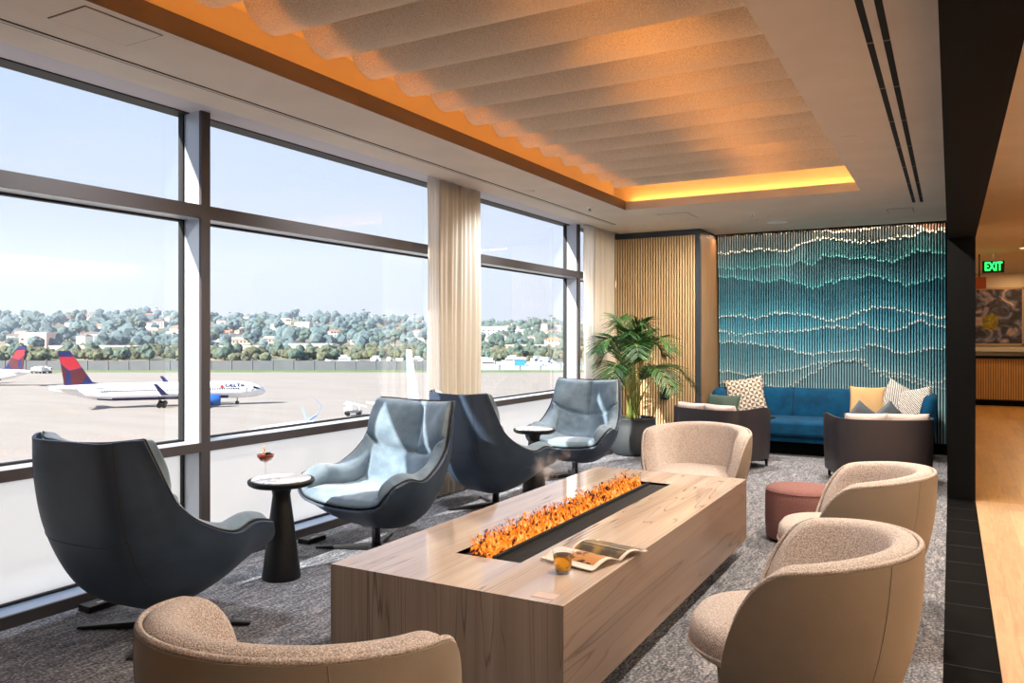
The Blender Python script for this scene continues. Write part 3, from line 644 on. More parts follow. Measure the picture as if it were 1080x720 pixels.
# ember bed
m=MB(); ns=260; rs=np.random.RandomState(5)
for k in range(ns):
    x=rs.uniform(fx0+.03,fm-.01); y=rs.uniform(fy0+.06,fy1-.04); s=rs.uniform(.008,.02); z=TZ-.05+rs.uniform(-.02,.02)
    a=rs.uniform(0,3); m.obox((x,y,z),(math.cos(a),math.sin(a),.3),(-math.sin(a),math.cos(a),.1),(0,-.2,1),s,s*.8,s*.5)
o=m.build('ember_bed',pbr('charcoal pieces',srgb(30,24,22),.9),ft); r3(o); o['kind']='stuff'
def flamemat():
    m,nt,out=newmat('flame'); L=nt.links.new
    tc=N(nt,'ShaderNodeTexCoord'); mp=N(nt,'ShaderNodeMapping'); mp.inputs['Scale'].default_value=(1,.8,.8); mp.inputs['Rotation'].default_value=(.6,0,0); L(tc.outputs['Object'],mp.inputs['Vector'])
    nz=N(nt,'ShaderNodeTexNoise',Scale=38.0,Detail=7.0,Distortion=.8); L(mp.outputs[0],nz.inputs['Vector'])
    cr=N(nt,'ShaderNodeValToRGB'); e=cr.color_ramp.elements; e[0].position=.40; e[0].color=(.035,.012,.012,1); e[1].position=.66; e[1].color=(1.0,.52,.16,1)
    for ps,c in ((.45,(.75,.14,.01,1)),(.54,(1,.25,.02,1))): q=e.new(ps); q.color=c
    sz=N(nt,'ShaderNodeSeparateXYZ'); L(tc.outputs['Object'],sz.inputs[0]); mz=N(nt,'ShaderNodeMath',operation='MULTIPLY_ADD'); mz.inputs[1].default_value=-.8; L(sz.outputs['Z'],mz.inputs[0]); L(nz.outputs['Fac'],mz.inputs[2]); L(mz.outputs[0],cr.inputs['Fac']); em=N(nt,'ShaderNodeEmission'); em.inputs[1].default_value=1.25; L(cr.outputs[0],em.inputs[0])
    tr=N(nt,'ShaderNodeBsdfTransparent'); 
    n2=N(nt,'ShaderNodeTexNoise',Scale=55.0,Detail=6.0,Distortion=.5); L(mp.outputs[0],n2.inputs['Vector'])
    sx=N(nt,'ShaderNodeSeparateXYZ'); L(tc.outputs['Object'],sx.inputs[0])
    mr=N(nt,'ShaderNodeMapRange'); mr.inputs['From Min'].default_value=-.03; mr.inputs['From Max'].default_value=.075; mr.inputs['To Min'].default_value=.30; mr.inputs['To Max'].default_value=.54
    L(sx.outputs['Z'],mr.inputs['Value'])
    gt=N(nt,'ShaderNodeMath',operation='SUBTRACT'); L(n2.outputs['Fac'],gt.inputs[0]); L(mr.outputs[0],gt.inputs[1])
    ml=N(nt,'ShaderNodeMath',operation='MULTIPLY'); ml.inputs[1].default_value=8; ml.use_clamp=True; L(gt.outputs[0],ml.inputs[0])
    mx=N(nt,'ShaderNodeMixShader'); L(ml.outputs[0],mx.inputs[0]); L(tr.outputs[0],mx.inputs[1]); L(em.outputs[0],mx.inputs[2]); L(mx.outputs[0],out.inputs['Surface']); return m
m=MB(); rs=np.random.RandomState(9)
for layer in range(5):
    xb=fm-.02-layer*.022; ys_=np.linspace(fy0+.05,fy1-.03,150); G=np.zeros((8,150,3))
    top=[.050+.008*layer*.5+.006*math.sin(y*31+layer)+.005*math.sin(y*77+layer*2)+rs.uniform(-.003,.003) for y in ys_]
    for i in range(8):
        f=i/7
        for q,y in enumerate(ys_): G[i,q]=(xb-.03*f+.008*math.sin(y*40+f*5+layer), y+.02*f*math.sin(y*23+layer), -.045+f*(top[q]+.045))
    m.grid(G)
fl=m.build('flame_bed',flamemat(),ft,True); fl.location=(-(TX0+TX1)/2,-(TY0+TY1)/2,TZ); fl['kind']='stuff'; fl['label']='orange flames rising over dark embers'
# ---- card, tea, magazine on the table
c=thing('table_card','small pale card lying at the near right corner of the stone table','card',(-1.30,2.60,.5))
MB().box(-.045,.045,-.03,.03,.0005,.0015).build('card',pbr('card paper',srgb(206,186,178),.5),c)
tea=thing('tea_glass','small clear glass mug of amber tea on the fire table','glass of tea',(-1.365,2.885,.5),D(200)); tea.scale=(1.22,1.22,1.22)
MB().lathe([(.002,.0),(.024,.0),(.026,.004),(.030,.03),(.036,.075),(.0375,.078),(.035,.076),(.0285,.03),(.0245,.008),(.002,.007)],36,caps=False).build('glass',M['thinglass'],tea,True)
MB().lathe([(.002,.009),(.0235,.010),(.0278,.03),(.0325,.060),(.002,.060)],32).build('tea',pbr('amber tea',srgb(240,170,30),.05,trans=.9,col2=None,ior=1.33),tea,True)
m=MB().tube([(.0335,0,.066),(.048,0,.066),(.057,0,.055),(.056,0,.038),(.045,0,.026),(.031,0,.026)],.0038,8); m.build('handle',M['thinglass'],tea,True)
MB().lathe([(.002,.056),(.022,.0605),(.024,.062),(.002,.0635)],18,(.004,.003,0)).build('tea_bag',pbr('dark tea leaves',srgb(58,30,16),.8),tea)
mg=thing('open_magazine','open magazine with photographs lying behind the glass of tea','magazine',(-1.335,3.17,.5),D(0))
def page_block(name,side,mat,pic):
    # spine along local y axis; page arches out along +-x
    n=14; W=.20; Hh=.27; m=MB(); prof=[]
    for k in range(n+1):
        f=k/n; x=side*(.004+W*f); z=.004+.030*math.sin(min(1,f*1.15)*PI*.92)*(1-.35*f)+.004*(1-f); prof.append((x,z))
    top=[[(x,-Hh/2,z+.004),(x,Hh/2,z+.004)] for x,z in prof]; m.grid(np.array(top)); m.grid(np.array([[(x,-Hh/2,z),(x,Hh/2,z)] for x,z in prof]),flip=True)
    c=2*(n+1)
    for k in range(n):
        m.add([top[k][0],top[k+1][0],(prof[k+1][0],-Hh/2,prof[k+1][1]),(prof[k][0],-Hh/2,prof[k][1])],[(0,1,2,3)])
        m.add([top[k][1],top[k+1][1],(prof[k+1][0],Hh/2,prof[k+1][1]),(prof[k][0],Hh/2,prof[k][1])],[(3,2,1,0)])
    m.add([top[n][0],top[n][1],(prof[n][0],Hh/2,prof[n][1]),(prof[n][0],-Hh/2,prof[n][1])],[(0,1,2,3)])
    o=m.build(name,mat,mg,True); smooth_angle(o,30)
    for (f0,f1,y0,y1,pm,pn) in pic:
        G=[]
        for f in np.linspace(f0,f1,8):
            x=side*(.004+W*f); z=.004+.030*math.sin(min(1,f*1.15)*PI*.92)*(1-.35*f)+.004*(1-f)+.0046
            G.append([(x,y0,z),(x,y1,z)])
        MB().grid(np.array(G)).build(pn,pm,o,True)
    return o
paper=pbr('magazine paper',srgb(232,222,212),.45)
pa=pbr('sepia photograph',srgb(196,140,84),.4,col2=srgb(70,44,28),scale=26,lo=.52,hi=.6,detail=5); pb=pbr('field photograph',srgb(150,122,66),.4,col2=srgb(74,70,64),scale=16,lo=.4,hi=.6)
pc=pbr('dark photograph',srgb(60,52,52),.4,col2=srgb(120,110,104),scale=22)
page_block('left_pages',-1,paper,[(.12,.80,-.115,.03,pa,'sepia_photo')])
page_block('right_pages',1,paper,[(.0,.98,-.12,.12,pb,'field_photo')])
mg.rotation_euler=(0,0,D(76)); mg.location=(-1.345,3.165,.5)
# ---- tub chairs
def tub(name,label,cat,group,shellmat,liner,H0=.745,RX=.40,RY=.42,drop=.07,zb=.17,n_pow=2.0,bottom=.72,phi_b=136,phi_t=114,tl=.085,seatz=.44,base='star',corner=.15):
    t=thing(name,label,cat,(0,0,0),0,group)
    def pt(phi,r,z):
        c,s=math.cos(phi),math.sin(phi); k=(abs(c)**n_pow+abs(s)**n_pow)**(-1/n_pow)
        return (-(RX*r)*k*c,(RY*r)*k*s,z)
    ns,nt=73,22
    def top(s): 
        a=abs(s); return H0-drop*a*a-corner*max(0,(a-.76)/.24)**2.4
    def phi(s,t): return s*D(phi_b+(phi_t-phi_b)*t)
    def rad(t): return bottom+(1-bottom)*(1-(1-t)**2.3)
    def grid(off,tt=0,dz=0):
        G=np.zeros((nt,ns,3))
        for i in range(nt):
            f=i/(nt-1)
            for jx in range(ns):
                s=-1+2*jx/(ns-1); z=zb+f*(top(s)+dz-zb); p=pt(phi(s,f),rad(f)-off,z); G[i,jx]=p
        return G
    A=grid(0);B=grid(.045)
    m=MB(); m.grid(A,flip=True); b=len(m.v); m.grid(B)
    ring=[(0,j) for j in range(ns)]+[(i,ns-1) for i in range(1,nt)]+[(nt-1,j) for j in range(ns-2,-1,-1)]+[(i,0) for i in range(nt-2,0,-1)]
    for k in range(len(ring)):
        p,q=ring[k],ring[(k+1)%len(ring)]; m.f.append((p[0]*ns+p[1],q[0]*ns+q[1],b+q[0]*ns+q[1],b+p[0]*ns+p[1])); m.m.append(0)
    sh=m.build('shell',shellmat,t,True,fix=True); smooth_angle(sh,50)
    for s in (-.36,.36):
        jx=int(round((s+1)/2*(ns-1))); MB().tube([tuple(A[i,jx]) for i in range(nt)],.0022,5,False).build('seam',shellmat,sh,True)
    # bottom pan
    pan=MB(); bot=[pt(D(a),bottom-.01,zb) for a in range(-180,180,6)]
    pr=[(.35,zb-.02),(.8,zb-.02),(1.0,zb+.01),(1.02,zb+.10),(.9,zb+.13)]
    G=np.array([[(x*r,y*r,z) for x,y,_ in bot] for r,z in pr]); pan.grid(G,closev=True); pan.f.append(tuple(range(len(bot)))[::-1]); pan.m.append(0)
    pan.f.append(tuple((len(pr)-1)*len(bot)+k for k in range(len(bot)))); pan.m.append(0)
    pan.build('seat_pan',shellmat,t,True,fix=True)
    # padded liner
    if liner is not None:
        nsec=22; G=np.zeros((ns,nsec,3)); tl_=tl/.41
        for jx in range(ns):
            s=-1+2*jx/(ns-1); a=abs(s); endk=math.sqrt(max(0.0,1-max(0,(a-.84)/.16)**2.6))*.82+.18
            ht=top(s)+.012
            for k in range(nsec):
                f=k/(nsec-1)
                if f<.25:  g=f/.25; tt=.35+.62*g; off=.05
                elif f<.62:
                    g=(f-.25)/.37*PI; tt=.97+.045*math.sin(g)*endk; off=.05+(1-math.cos(g))/2*tl_*endk-.012*math.sin(g)
                else: g=(f-.62)/.38; tt=.97-.62*g; off=.05+tl_*endk*(1+.28*g)
                z=zb+tt*(ht-zb); G[jx,k]=pt(phi(s,min(1,tt))*(1-.012),rad(min(tt,1))-off,z)
        m=MB().grid(G,closev=True); m.f.append(tuple(range(nsec))); m.m.append(0); m.f.append(tuple((ns-1)*nsec+k for k in range(nsec))[::-1]); m.m.append(0)
        m.build('back_padding',liner,t,True,fix=True)
        rim=[pt(phi(-1,f),rad(f)-.028,zb+f*(top(-1)-zb)+.0) for f in np.linspace(.12,.99,14)]
        rim+=[pt(phi(s,1),1-.028,top(s)+.006) for s in np.linspace(-1,1,70)]
        rim+=[pt(phi(1,f),rad(f)-.028,zb+f*(top(1)-zb)) for f in np.linspace(.99,.12,14)]
        MB().tube(rim,.0085,7).build('piping',liner,t,True)
    return t,pt,top,rad
def round_seat(t,mat,RX,RY,z0,z1,cx=.03,n_pow=2.3,name='seat_cushion'):
    prof=[(.5,z0),(.93,z0+.005),(.99,z0+.03),(1.0,(z0+z1)/2),(.985,z1-.03),(.93,z1-.006),(.8,z1+.004),(.4,z1+.012),(.02,z1+.014)]
    angs=[2*PI*k/60 for k in range(60)]
    def q(a): c,s=math.cos(a),math.sin(a); return (abs(c)**n_pow+abs(s)**n_pow)**(-1/n_pow)
    G=np.array([[(cx+RX*r*q(a)*math.cos(a),RY*r*q(a)*math.sin(a),z) for a in angs] for r,z in prof])
    m=MB().grid(G,closev=True); m.f.append(tuple(range(60))[::-1]); m.m.append(0); m.f.append(tuple((len(prof)-1)*60+k for k in range(60))); m.m.append(0)
    o=m.build(name,mat,t,True,fix=True)
    ring=[(cx+RX*1.0*q(a)*math.cos(a),RY*1.0*q(a)*math.sin(a),z0+.035) for a in angs+[0]]
    MB().tube(ring,.006,6,False).build('cushion_piping',mat,o,True)
    return o
def boucle_chair(label):
    t,pt,top,rad=tub('tub_chair',label,'tub chair','round-backed tub chairs around the fire table',M['taupe'],M['boucle'])
    t.children[0]['label']='smooth tan leather outer shell'
    round_seat(t,M['boucle'],.33,.315,.31,.44,cx=.055)
    MB().lathe([(.035,.03),(.035,.15),(.09,.152)],20).build('pedestal',M['blackmetal'],t,True)
    star_base(t,D(40),.36)
    return t
TUB=[((-1.50,1.57),98,'tan tub chair at the near left seen from behind, cut by the bottom edge'),
 ((-.475,2.99),183,'cream tub chair at the near right, closest to the camera of the right-hand pair'),
 ((-.46,4.62),186,'cream tub chair at the right, behind the nearest one and beside the mauve ottoman'),
 ((-1.72,6.02),-92,'cream tub chair at the far end of the fire table facing the camera')]
tb=boucle_chair(TUB[0][2])
for i,(p,a,lb) in enumerate(TUB):
    c=tb if i==0 else copy_tree(tb); c.location=(p[0],p[1],0); c.rotation_euler=(0,0,D(a)); c['label']=lb
# ottoman
ot=thing('ottoman','round mauve wool ottoman beyond the right-hand tub chairs','ottoman',(-.93,5.95,0))
MB().lathe([(.235,.02),(.245,.03),(.252,.12),(.252,.30),(.247,.355),(.232,.375),(.10,.382),(.01,.383)],56).build('upholstery',M['mauve'],ot,True)
MB().lathe([(.22,0),(.22,.022)],40).build('base',M['black'],ot)
MB().tube([(.2475*math.cos(a),.2475*math.sin(a),.358) for a in np.linspace(0,2*PI,60)],.004,6,False).build('piping',M['mauve'],ot,True)
# ---- dark leather lounge chairs
def pillow(name,label,cat,w,h,d,mat,loc,rot,group=None,parent=None,pinch=.07):
    n=22; m=MB(); f=[];bk=[]
    us=np.linspace(-1,1,n)
    def P_(u,v,sg):
        e=(1-abs(u)**2.6)*(1-abs(v)**2.6); t=max(e,0)**.42
        sx=1-pinch*(1-v*v) *abs(u)**3; sz=1-pinch*(1-u*u)*abs(v)**3
        return (w/2*u*sx, sg*d/2*t*(1+.06*math.sin(u*5+v*3)), h/2*v*sz)
    G=np.array([[P_(u,v,1) for u in us] for v in us]); B=np.array([[P_(u,v,-1) for u in us] for v in us])
    m.grid(G,flip=True).grid(B)
    o=m.build(name,mat,parent,True,fix=True); o.location=loc; o.rotation_euler=rot
    if label: tag(o,label,cat,group)
    return o
def dark_chair(label,group):
    t,pt,top,rad=tub('leather_armchair',label,'armchair',group,M['darkleather'],None,H0=.655,RX=.42,RY=.46,drop=-.03,zb=.10,n_pow=4.2,bottom=.97,phi_b=136,phi_t=128,corner=.05)
    # inner upholstery, seat
    round_seat(t,M['darkleather'],.36,.40,.16,.30,cx=-.0,n_pow=4,name='seat_base')
    o=round_seat(t,M['pinkcush'],.35,.39,.305,.43,cx=.02,n_pow=4); o['label']='pale pink seat cushion'
    for k in (-1,1):
        q=pillow('back_cushion',None,None,.40,.40,.18,M['pinkcush'],(-.26,k*.19,.515),(D(-12),0,D(90)),parent=t,pinch=.03); q['label']='pale pink back cushion'
    for sx,sy in ((1,1),(1,-1),(-1,1),(-1,-1)):
        MB().lathe([(.014,0),(.020,.11)],12,(sx*.31,sy*.37,0)).build('leg',M['blackmetal'],t,True)
    return t
d0=dark_chair('dark leather armchair at the right seen from behind, holding grey pointed cushions','dark leather armchairs facing the sofa')
d0.location=(-.655,8.72,0); d0.rotation_euler=(0,0,D(112))
d1=copy_tree(d0,label='dark leather armchair near the potted palm with its back to the camera'); d1.location=(-2.27,9.0,0); d1.rotation_euler=(0,0,D(68))
def patmat(name,c1,c2,kind):
    m,nt,out=newmat(name); L=nt.links.new; p=N(nt,'ShaderNodeBsdfPrincipled'); p.inputs['Roughness'].default_value=.9
    tc=N(nt,'ShaderNodeTexCoord'); mp=N(nt,'ShaderNodeMapping'); L(tc.outputs['Object'],mp.inputs['Vector'])
    if kind=='tri':
        mp.inputs['Rotation'].default_value=(0,D(45),0); mp.inputs['Scale'].default_value=(27,1,27)
        sx=N(nt,'ShaderNodeSeparateXYZ'); L(mp.outputs[0],sx.inputs[0]); fr=[]
        for ch in ('X','Z'):
            q=N(nt,'ShaderNodeMath',operation='PINGPONG'); q.inputs[1].default_value=1; L(sx.outputs[ch],q.inputs[0]); fr.append(q)
        g1=N(nt,'ShaderNodeMath',operation='GREATER_THAN'); L(fr[0].outputs[0],g1.inputs[0]); L(fr[1].outputs[0],g1.inputs[1])
        w=N(nt,'ShaderNodeTexChecker'); w.inputs['Scale'].default_value=.5; L(mp.outputs[0],w.inputs['Vector'])
        ml=N(nt,'ShaderNodeMath',operation='SUBTRACT'); L(g1.outputs[0],ml.inputs[0]); L(w.outputs['Fac'],ml.inputs[1])
        ab=N(nt,'ShaderNodeMath',operation='ABSOLUTE'); L(ml.outputs[0],ab.inputs[0]); fac=ab.outputs[0]
    else:
        mp.inputs['Scale'].default_value=(1,.001,1); mp.inputs['Rotation'].default_value=(0,D(35),0)
        w=N(nt,'ShaderNodeTexWave',Scale=17.0,Distortion=2.5); w.wave_profile='TRI'; w.inputs['Detail Scale'].default_value=2.0; L(mp.outputs[0],w.inputs['Vector'])
        mr=N(nt,'ShaderNodeMath',operation='GREATER_THAN'); mr.inputs[1].default_value=.52; L(w.outputs['Fac'],mr.inputs[0]); fac=mr.outputs[0]
    mx=N(nt,'ShaderNodeMix',data_type='RGBA'); L(fac,mx.inputs[0]); mx.inputs[6].default_value=c1; mx.inputs[7].default_value=c2
    L(mx.outputs[2],p.inputs['Base Color']); L(p.outputs[0],out.inputs['Surface']); return m
M['tri']=patmat('triangle print',srgb(206,194,178),srgb(104,92,84),'tri'); M['stripe']=patmat('stripe print',srgb(214,212,206),srgb(62,66,72),'str')
pillow('throw_pillow','green velvet cushion tucked inside the dark armchair by the palm','pillow',.40,.40,.13,M['green'],(-2.30,9.12,.60),(D(-24),0,D(-8)))
pillow('throw_pillow','grey pointed cushion with pale edge standing in the right dark armchair, left of two','pillow',.29,.29,.11,M['grey'],(-.80,8.86,.60),(D(-10),D(38),D(6)))
pillow('throw_pillow','grey pointed cushion with pale edge standing in the right dark armchair, right of two','pillow',.29,.29,.11,M['grey'],(-.55,8.92,.60),(D(-10),D(48),D(6)))
# ---- sofa
SX0,SX1=-2.72,-.14
sf=thing('sofa','long teal blue velvet sofa against the blue rod wall','sofa',((SX0+SX1)/2,10.5,0))
def sweep_wall(path,prof):
    """path: list of (x,y,nx,ny); prof: list of (offset,z,widthscale)"""
    return np.array([[(x+nx*o,y+ny*o,z) for o,z in prof] for x,y,nx,ny in path])
yf,yb=10.28,10.82; r_=.26; path=[]
for k in range(6): f=k/5; path.append((SX0+.10, yf+(yb-r_-yf)*f, -1,0))
for k in range(1,9): a=PI+ -k/8*PI/2; path.append((SX0+.10+r_+r_*math.cos(a), yb-r_+r_*math.sin(a), math.cos(a),math.sin(a)))
L0=SX0+.10+r_; L1=SX1-.10-r_
for k in range(1,20): path.append((L0+(L1-L0)*k/20,yb,0,1))
for k in range(0,9): a=PI/2-k/8*PI/2; path.append((L1+r_*math.cos(a), yb-r_+r_*math.sin(a), math.cos(a),math.sin(a)))
for k in range(1,6): f=k/5; path.append((SX1-.10, yb-r_+(yf-(yb-r_))*f, 1,0))
prof=[(-.09,.22),(.05,.20),(.075,.30),(.095,.55),(.10,.74),(.085,.775),(.04,.785),(-.01,.775),(-.04,.74),(-.075,.60),(-.10,.42)]
G=sweep_wall(path,prof)
G[:4,:,2]=np.where(G[:4,:,2]>.4,.4+(G[:4,:,2]-.4)*np.array([.93,.97,.99,1.0])[:,None],G[:4,:,2]); G[-4:,:,2]=np.where(G[-4:,:,2]>.4,.4+(G[-4:,:,2]-.4)*np.array([1,.99,.97,.93])[:,None],G[-4:,:,2])
m=MB().grid(G,closev=True,flip=True); c=len(prof); m.f.append(tuple(range(c))); m.m.append(0); m.f.append(tuple((len(path)-1)*c+k for k in range(c))[::-1]); m.m.append(0)
o=m.build('backrest',M['sofa'],sf,True,fix=True); rel(o,sf)
sm=MB()
for fx in (.36,.66):
    x=SX0+(SX1-SX0)*fx; sm.tube([(x,yb+q,z) for q,z in ((.0,.783),(-.045,.74),(-.078,.60),(-.103,.44))],.006,6)
rel(sm.build('seam',pbr('dark seam',srgb(6,36,58),.9),sf),sf)
m=MB().box(SX0+.16,SX1-.16,9.98,10.76,.24,.43); rel(m.build('seat',M['sofa'],sf,bevel=.045,seg=4),sf)
m=MB().box(SX0+.20,SX1-.20,10.04,10.75,.17,.24); rel(m.build('frame',M['sofa'],sf,bevel=.01),sf)
m=MB().box(SX0+.30,SX1-.30,10.22,10.70,0,.17); rel(m.build('plinth',M['black'],sf),sf)
pillow('throw_pillow','cushion with brown and cream triangle print at the left of the sofa','pillow',.50,.50,.15,M['tri'],(-2.34,10.50,.67),(D(-14),D(-9),D(14)))
pillow('throw_pillow','plain tan cushion on the right half of the sofa','pillow',.42,.42,.15,M['tan'],(-.89,10.52,.64),(D(-14),0,D(-3)))
pillow('throw_pillow','striped print cushion on the sofa beside the tan cushion','pillow',.44,.44,.14,M['stripe'],(-.55,10.54,.66),(D(-14),D(28),D(-6)))
pillow('throw_pillow','striped print cushion at the right end of the sofa','pillow',.42,.42,.14,M['stripe'],(-.37,10.44,.64),(D(-16),D(-12),D(-20)))
st=thing('side_table','small round dark side table between the left dark armchair and the sofa','side table',(-2.02,9.62,0))
MB().lathe([(.21,.49),(.215,.50),(.21,.51),(.01,.51)],36).build('top',M['blackmetal'],st,True); MB().lathe([(.14,0),(.14,.012),(.02,.02),(.02,.49),(.06,.495)],24).build('pedestal',M['blackmetal'],st,True)
# ---- palm
pl=thing('potted_palm','tall green areca palm in a charcoal pot in front of the oak slats','potted palm',(-3.43,9.28,0))
MB().lathe([(.20,0),(.25,.02),(.29,.10),(.30,.20),(.275,.36),(.262,.44),(.27,.452),(.262,.46),(.245,.455),(.24,.42)],48,caps=False).add([],[]).build('pot',M['pot'],pl,True)
m=MB(); n=30; prof=[(.24,.425),(.18,.43),(.10,.435),(.01,.437)]; m.lathe(prof,n); m.build('soil',M['soil'],pl,True)
rs=np.random.RandomState(21)
def frond(k,az,lean,Ls,droop,h0):
    base=Vector((rs.uniform(-.07,.07),rs.uniform(-.07,.07),.43)); pts=[]; n=26
    for i in range(n+1):
        f=i/n; r=lean*f**1.6*Ls+ .02*f; z=h0*math.sin(min(1,f*1.08)*PI*.5)-droop*max(0,f-.55)**2*3.2
        pts.append(base+Vector((math.cos(az)*r,math.sin(az)*r,z)))
    st_=MB().tube(pts[:n],[.0085*(1-.75*i/n)+.0012 for i in range(n)],6).build('frond_stem',M['stem'],pl,True)
    m=MB()
    for i in range(int(n*.46),n+1):
        for sub in (0,.5) if i%2 else (0,):
            if i==n and sub: continue
            p=pts[i]*(1-sub)+(pts[i+1] if i<n else pts[i])*sub; t=(pts[min(i+1,n)]-pts[i-1]).normalized()
            side=t.cross(Vector((0,0,1))).normalized(); g=(i+sub-n*.46)/(n*.54); ln=.27*math.sin((.22+.72*g)*PI)**.8+.05
            for sg in (-1,1):
                d=(side*sg*.85+t*.75+Vector((0,0,.12))).normalized(); w=.0105
                q=[p+d*ln*a+Vector((0,0,-1))*ln*.30*a*a+Vector((rs.uniform(-.01,.01),rs.uniform(-.01,.01),0))*a for a in (0,.3,.65,1)]
                wd=(t.cross(d)).cross(d).normalized()
                up=d.cross(wd)*.003
                ws=(w*.5,w,w*.75,.0006); vs=[]
                for a,b in zip(q,ws): vs+= [a-wd*b,a+up,a+wd*b]
                fs=[(3*z,3*z+1,3*z+4,3*z+3) for z in range(3)]+[(3*z+1,3*z+2,3*z+5,3*z+4) for z in range(3)]
                m.add(vs,fs)
    m.build('frond_leaf',M['leaf'],st_,True)
nf=17
for k in range(nf):
    az=k*2.399+rs.uniform(-.2,.2); ring_=k%3
    frond(k,az,(.22,.5,.72)[ring_]+rs.uniform(-.05,.05),1.0,(.12,.35,.55)[ring_],(1.30,1.12,.88)[ring_]*rs.uniform(.82,1.0))

# ---- vapour drifting over the flames
m,nt,out=newmat('fire vapour'); L=nt.links.new
tc=N(nt,'ShaderNodeTexCoord'); nz=N(nt,'ShaderNodeTexNoise',Scale=11.0,Detail=5.0,Distortion=1.2); L(tc.outputs['Object'],nz.inputs['Vector'])
ln_=N(nt,'ShaderNodeVectorMath',operation='MULTIPLY'); ln_.inputs[1].default_value=(1/.15,1/.22,1/.15); L(tc.outputs['Object'],ln_.inputs[0]); le=N(nt,'ShaderNodeVectorMath',operation='LENGTH'); L(ln_.outputs[0],le.inputs[0])
a_=N(nt,'ShaderNodeMapRange'); a_.inputs['From Min'].default_value=.25; a_.inputs['From Max'].default_value=1; a_.inputs['To Min'].default_value=0; a_.inputs['To Max'].default_value=.30; L(le.outputs['Value'],a_.inputs['Value'])
sb_=N(nt,'ShaderNodeMath',operation='SUBTRACT'); L(nz.outputs['Fac'],sb_.inputs[0]); L(a_.outputs[0],sb_.inputs[1])
b_=N(nt,'ShaderNodeMath',operation='SUBTRACT'); b_.inputs[1].default_value=.44; L(sb_.outputs[0],b_.inputs[0])
c_=N(nt,'ShaderNodeMath',operation='MULTIPLY'); c_.inputs[1].default_value=26; L(b_.outputs[0],c_.inputs[0]); d_=N(nt,'ShaderNodeMath',operation='MAXIMUM'); d_.inputs[1].default_value=0; L(c_.outputs[0],d_.inputs[0])
vs_=N(nt,'ShaderNodeVolumeScatter'); vs_.inputs['Color'].default_value=(.95,.86,.84,1); L(d_.outputs[0],vs_.inputs['Density']); L(vs_.outputs[0],out.inputs['Volume'])
G=MB().lathe([(.001,-.15),(.08,-.13),(.13,-.07),(.15,0),(.13,.07),(.08,.13),(.001,.15)],20).build('vapour_wisp',m); G.scale=(1,1.5,1); G.location=(-1.88,3.80,.76)
tag(G,'faint wisp of vapour drifting above the middle of the flames','vapour',kind='stuff')
# ================================================================== airfield outside
GZ=-13.2
def W(r,f,z=0): return (r*CY-f*SY, r*SY+f*CY, z)
def sky_xy(px,f): return (px-540)/835*f
def outmesh(rows): return np.array([[W(*p) for p in r] for r in rows])
tarm=pbr('concrete apron',srgb(136,130,124),.9,col2=srgb(142,136,130),scale=.05,stretch=(1,4,1))
S('apron_ground',MB().grid(outmesh([[(-700,4,GZ),(500,4,GZ)],[(-700,326,GZ),(500,326,GZ)]]),flip=True),tarm)
S('grass_strip',MB().grid(outmesh([[(-700,326,GZ),(500,326,GZ)],[(-700,345,GZ+.1),(500,345,GZ+.1)]]),flip=True),pbr('strip grass',srgb(82,110,62),.95,col2=srgb(104,120,82),scale=.1))
S('water_channel',MB().grid(outmesh([[(-800,345,GZ-.3),(600,345,GZ-.3)],[(-800,520,GZ-.3),(600,520,GZ-.3)]]),flip=True),pbr('harbour water',srgb(110,150,180),.25,bump=.2,bscale=1))
def hz(u,f):
    a=min(1,max(0,(f-470)/760)); a=a*a*(3-2*a); lft=1/(1+math.exp((u+.14)*14)); top=10+17*lft+3*math.sin(u*23)+2*math.sin(u*41+1)
    return GZ-1+ (top+14)*a + min(1,max(0,(f-440)/30))*2 + (1.2*math.sin(u*90+f*.01) if f>520 else 0)*a
us=np.linspace(-.85,.35,90); fs_=[440,455,470,500,540,600,680,780,900,1040,1200,1400]
S('hillside',MB().grid(outmesh([[(u*f,f,hz(u,f)) for u in us] for f in fs_]),flip=True),pbr('dry hillside scrub',srgb(88,100,82),.95,col2=srgb(138,126,106),scale=.03,detail=6),smooth=True)
# long grey perimeter barrier with posts
def barrier(name,label,pa,pb_,f,h,mat,post):
    t=thing(name,label,'fence',W(sky_xy((pa+pb_)/2,f),f,GZ)); t.rotation_euler=(0,0,YAW); hl=(pb_-pa)/835*f/2
    MB().box(-hl,hl,-.15,.15,0,h).build('panel_run',mat,t)
    m=MB(); n=int(hl*2/9)
    for k in range(n+1): m.box(-hl+k*9-.2,-hl+k*9+.2,-.35,-.15,0,h+.3)
    m.build('post_row',post,t)
barrier('perimeter_barrier','long grey barrier wall beyond the runway grass, left windows',-60,462,346,4.2,pbr('grey barrier',srgb(88,92,98),.8,col2=srgb(94,97,102),scale=.2),pbr('barrier post',srgb(100,104,110),.8))
barrier('perimeter_barrier','low grey barrier in front of the marina, seen through the third window',505,640,347,2.0,pbr('grey mesh barrier',srgb(150,156,158),.8),pbr('mesh post',srgb(110,116,120),.8))
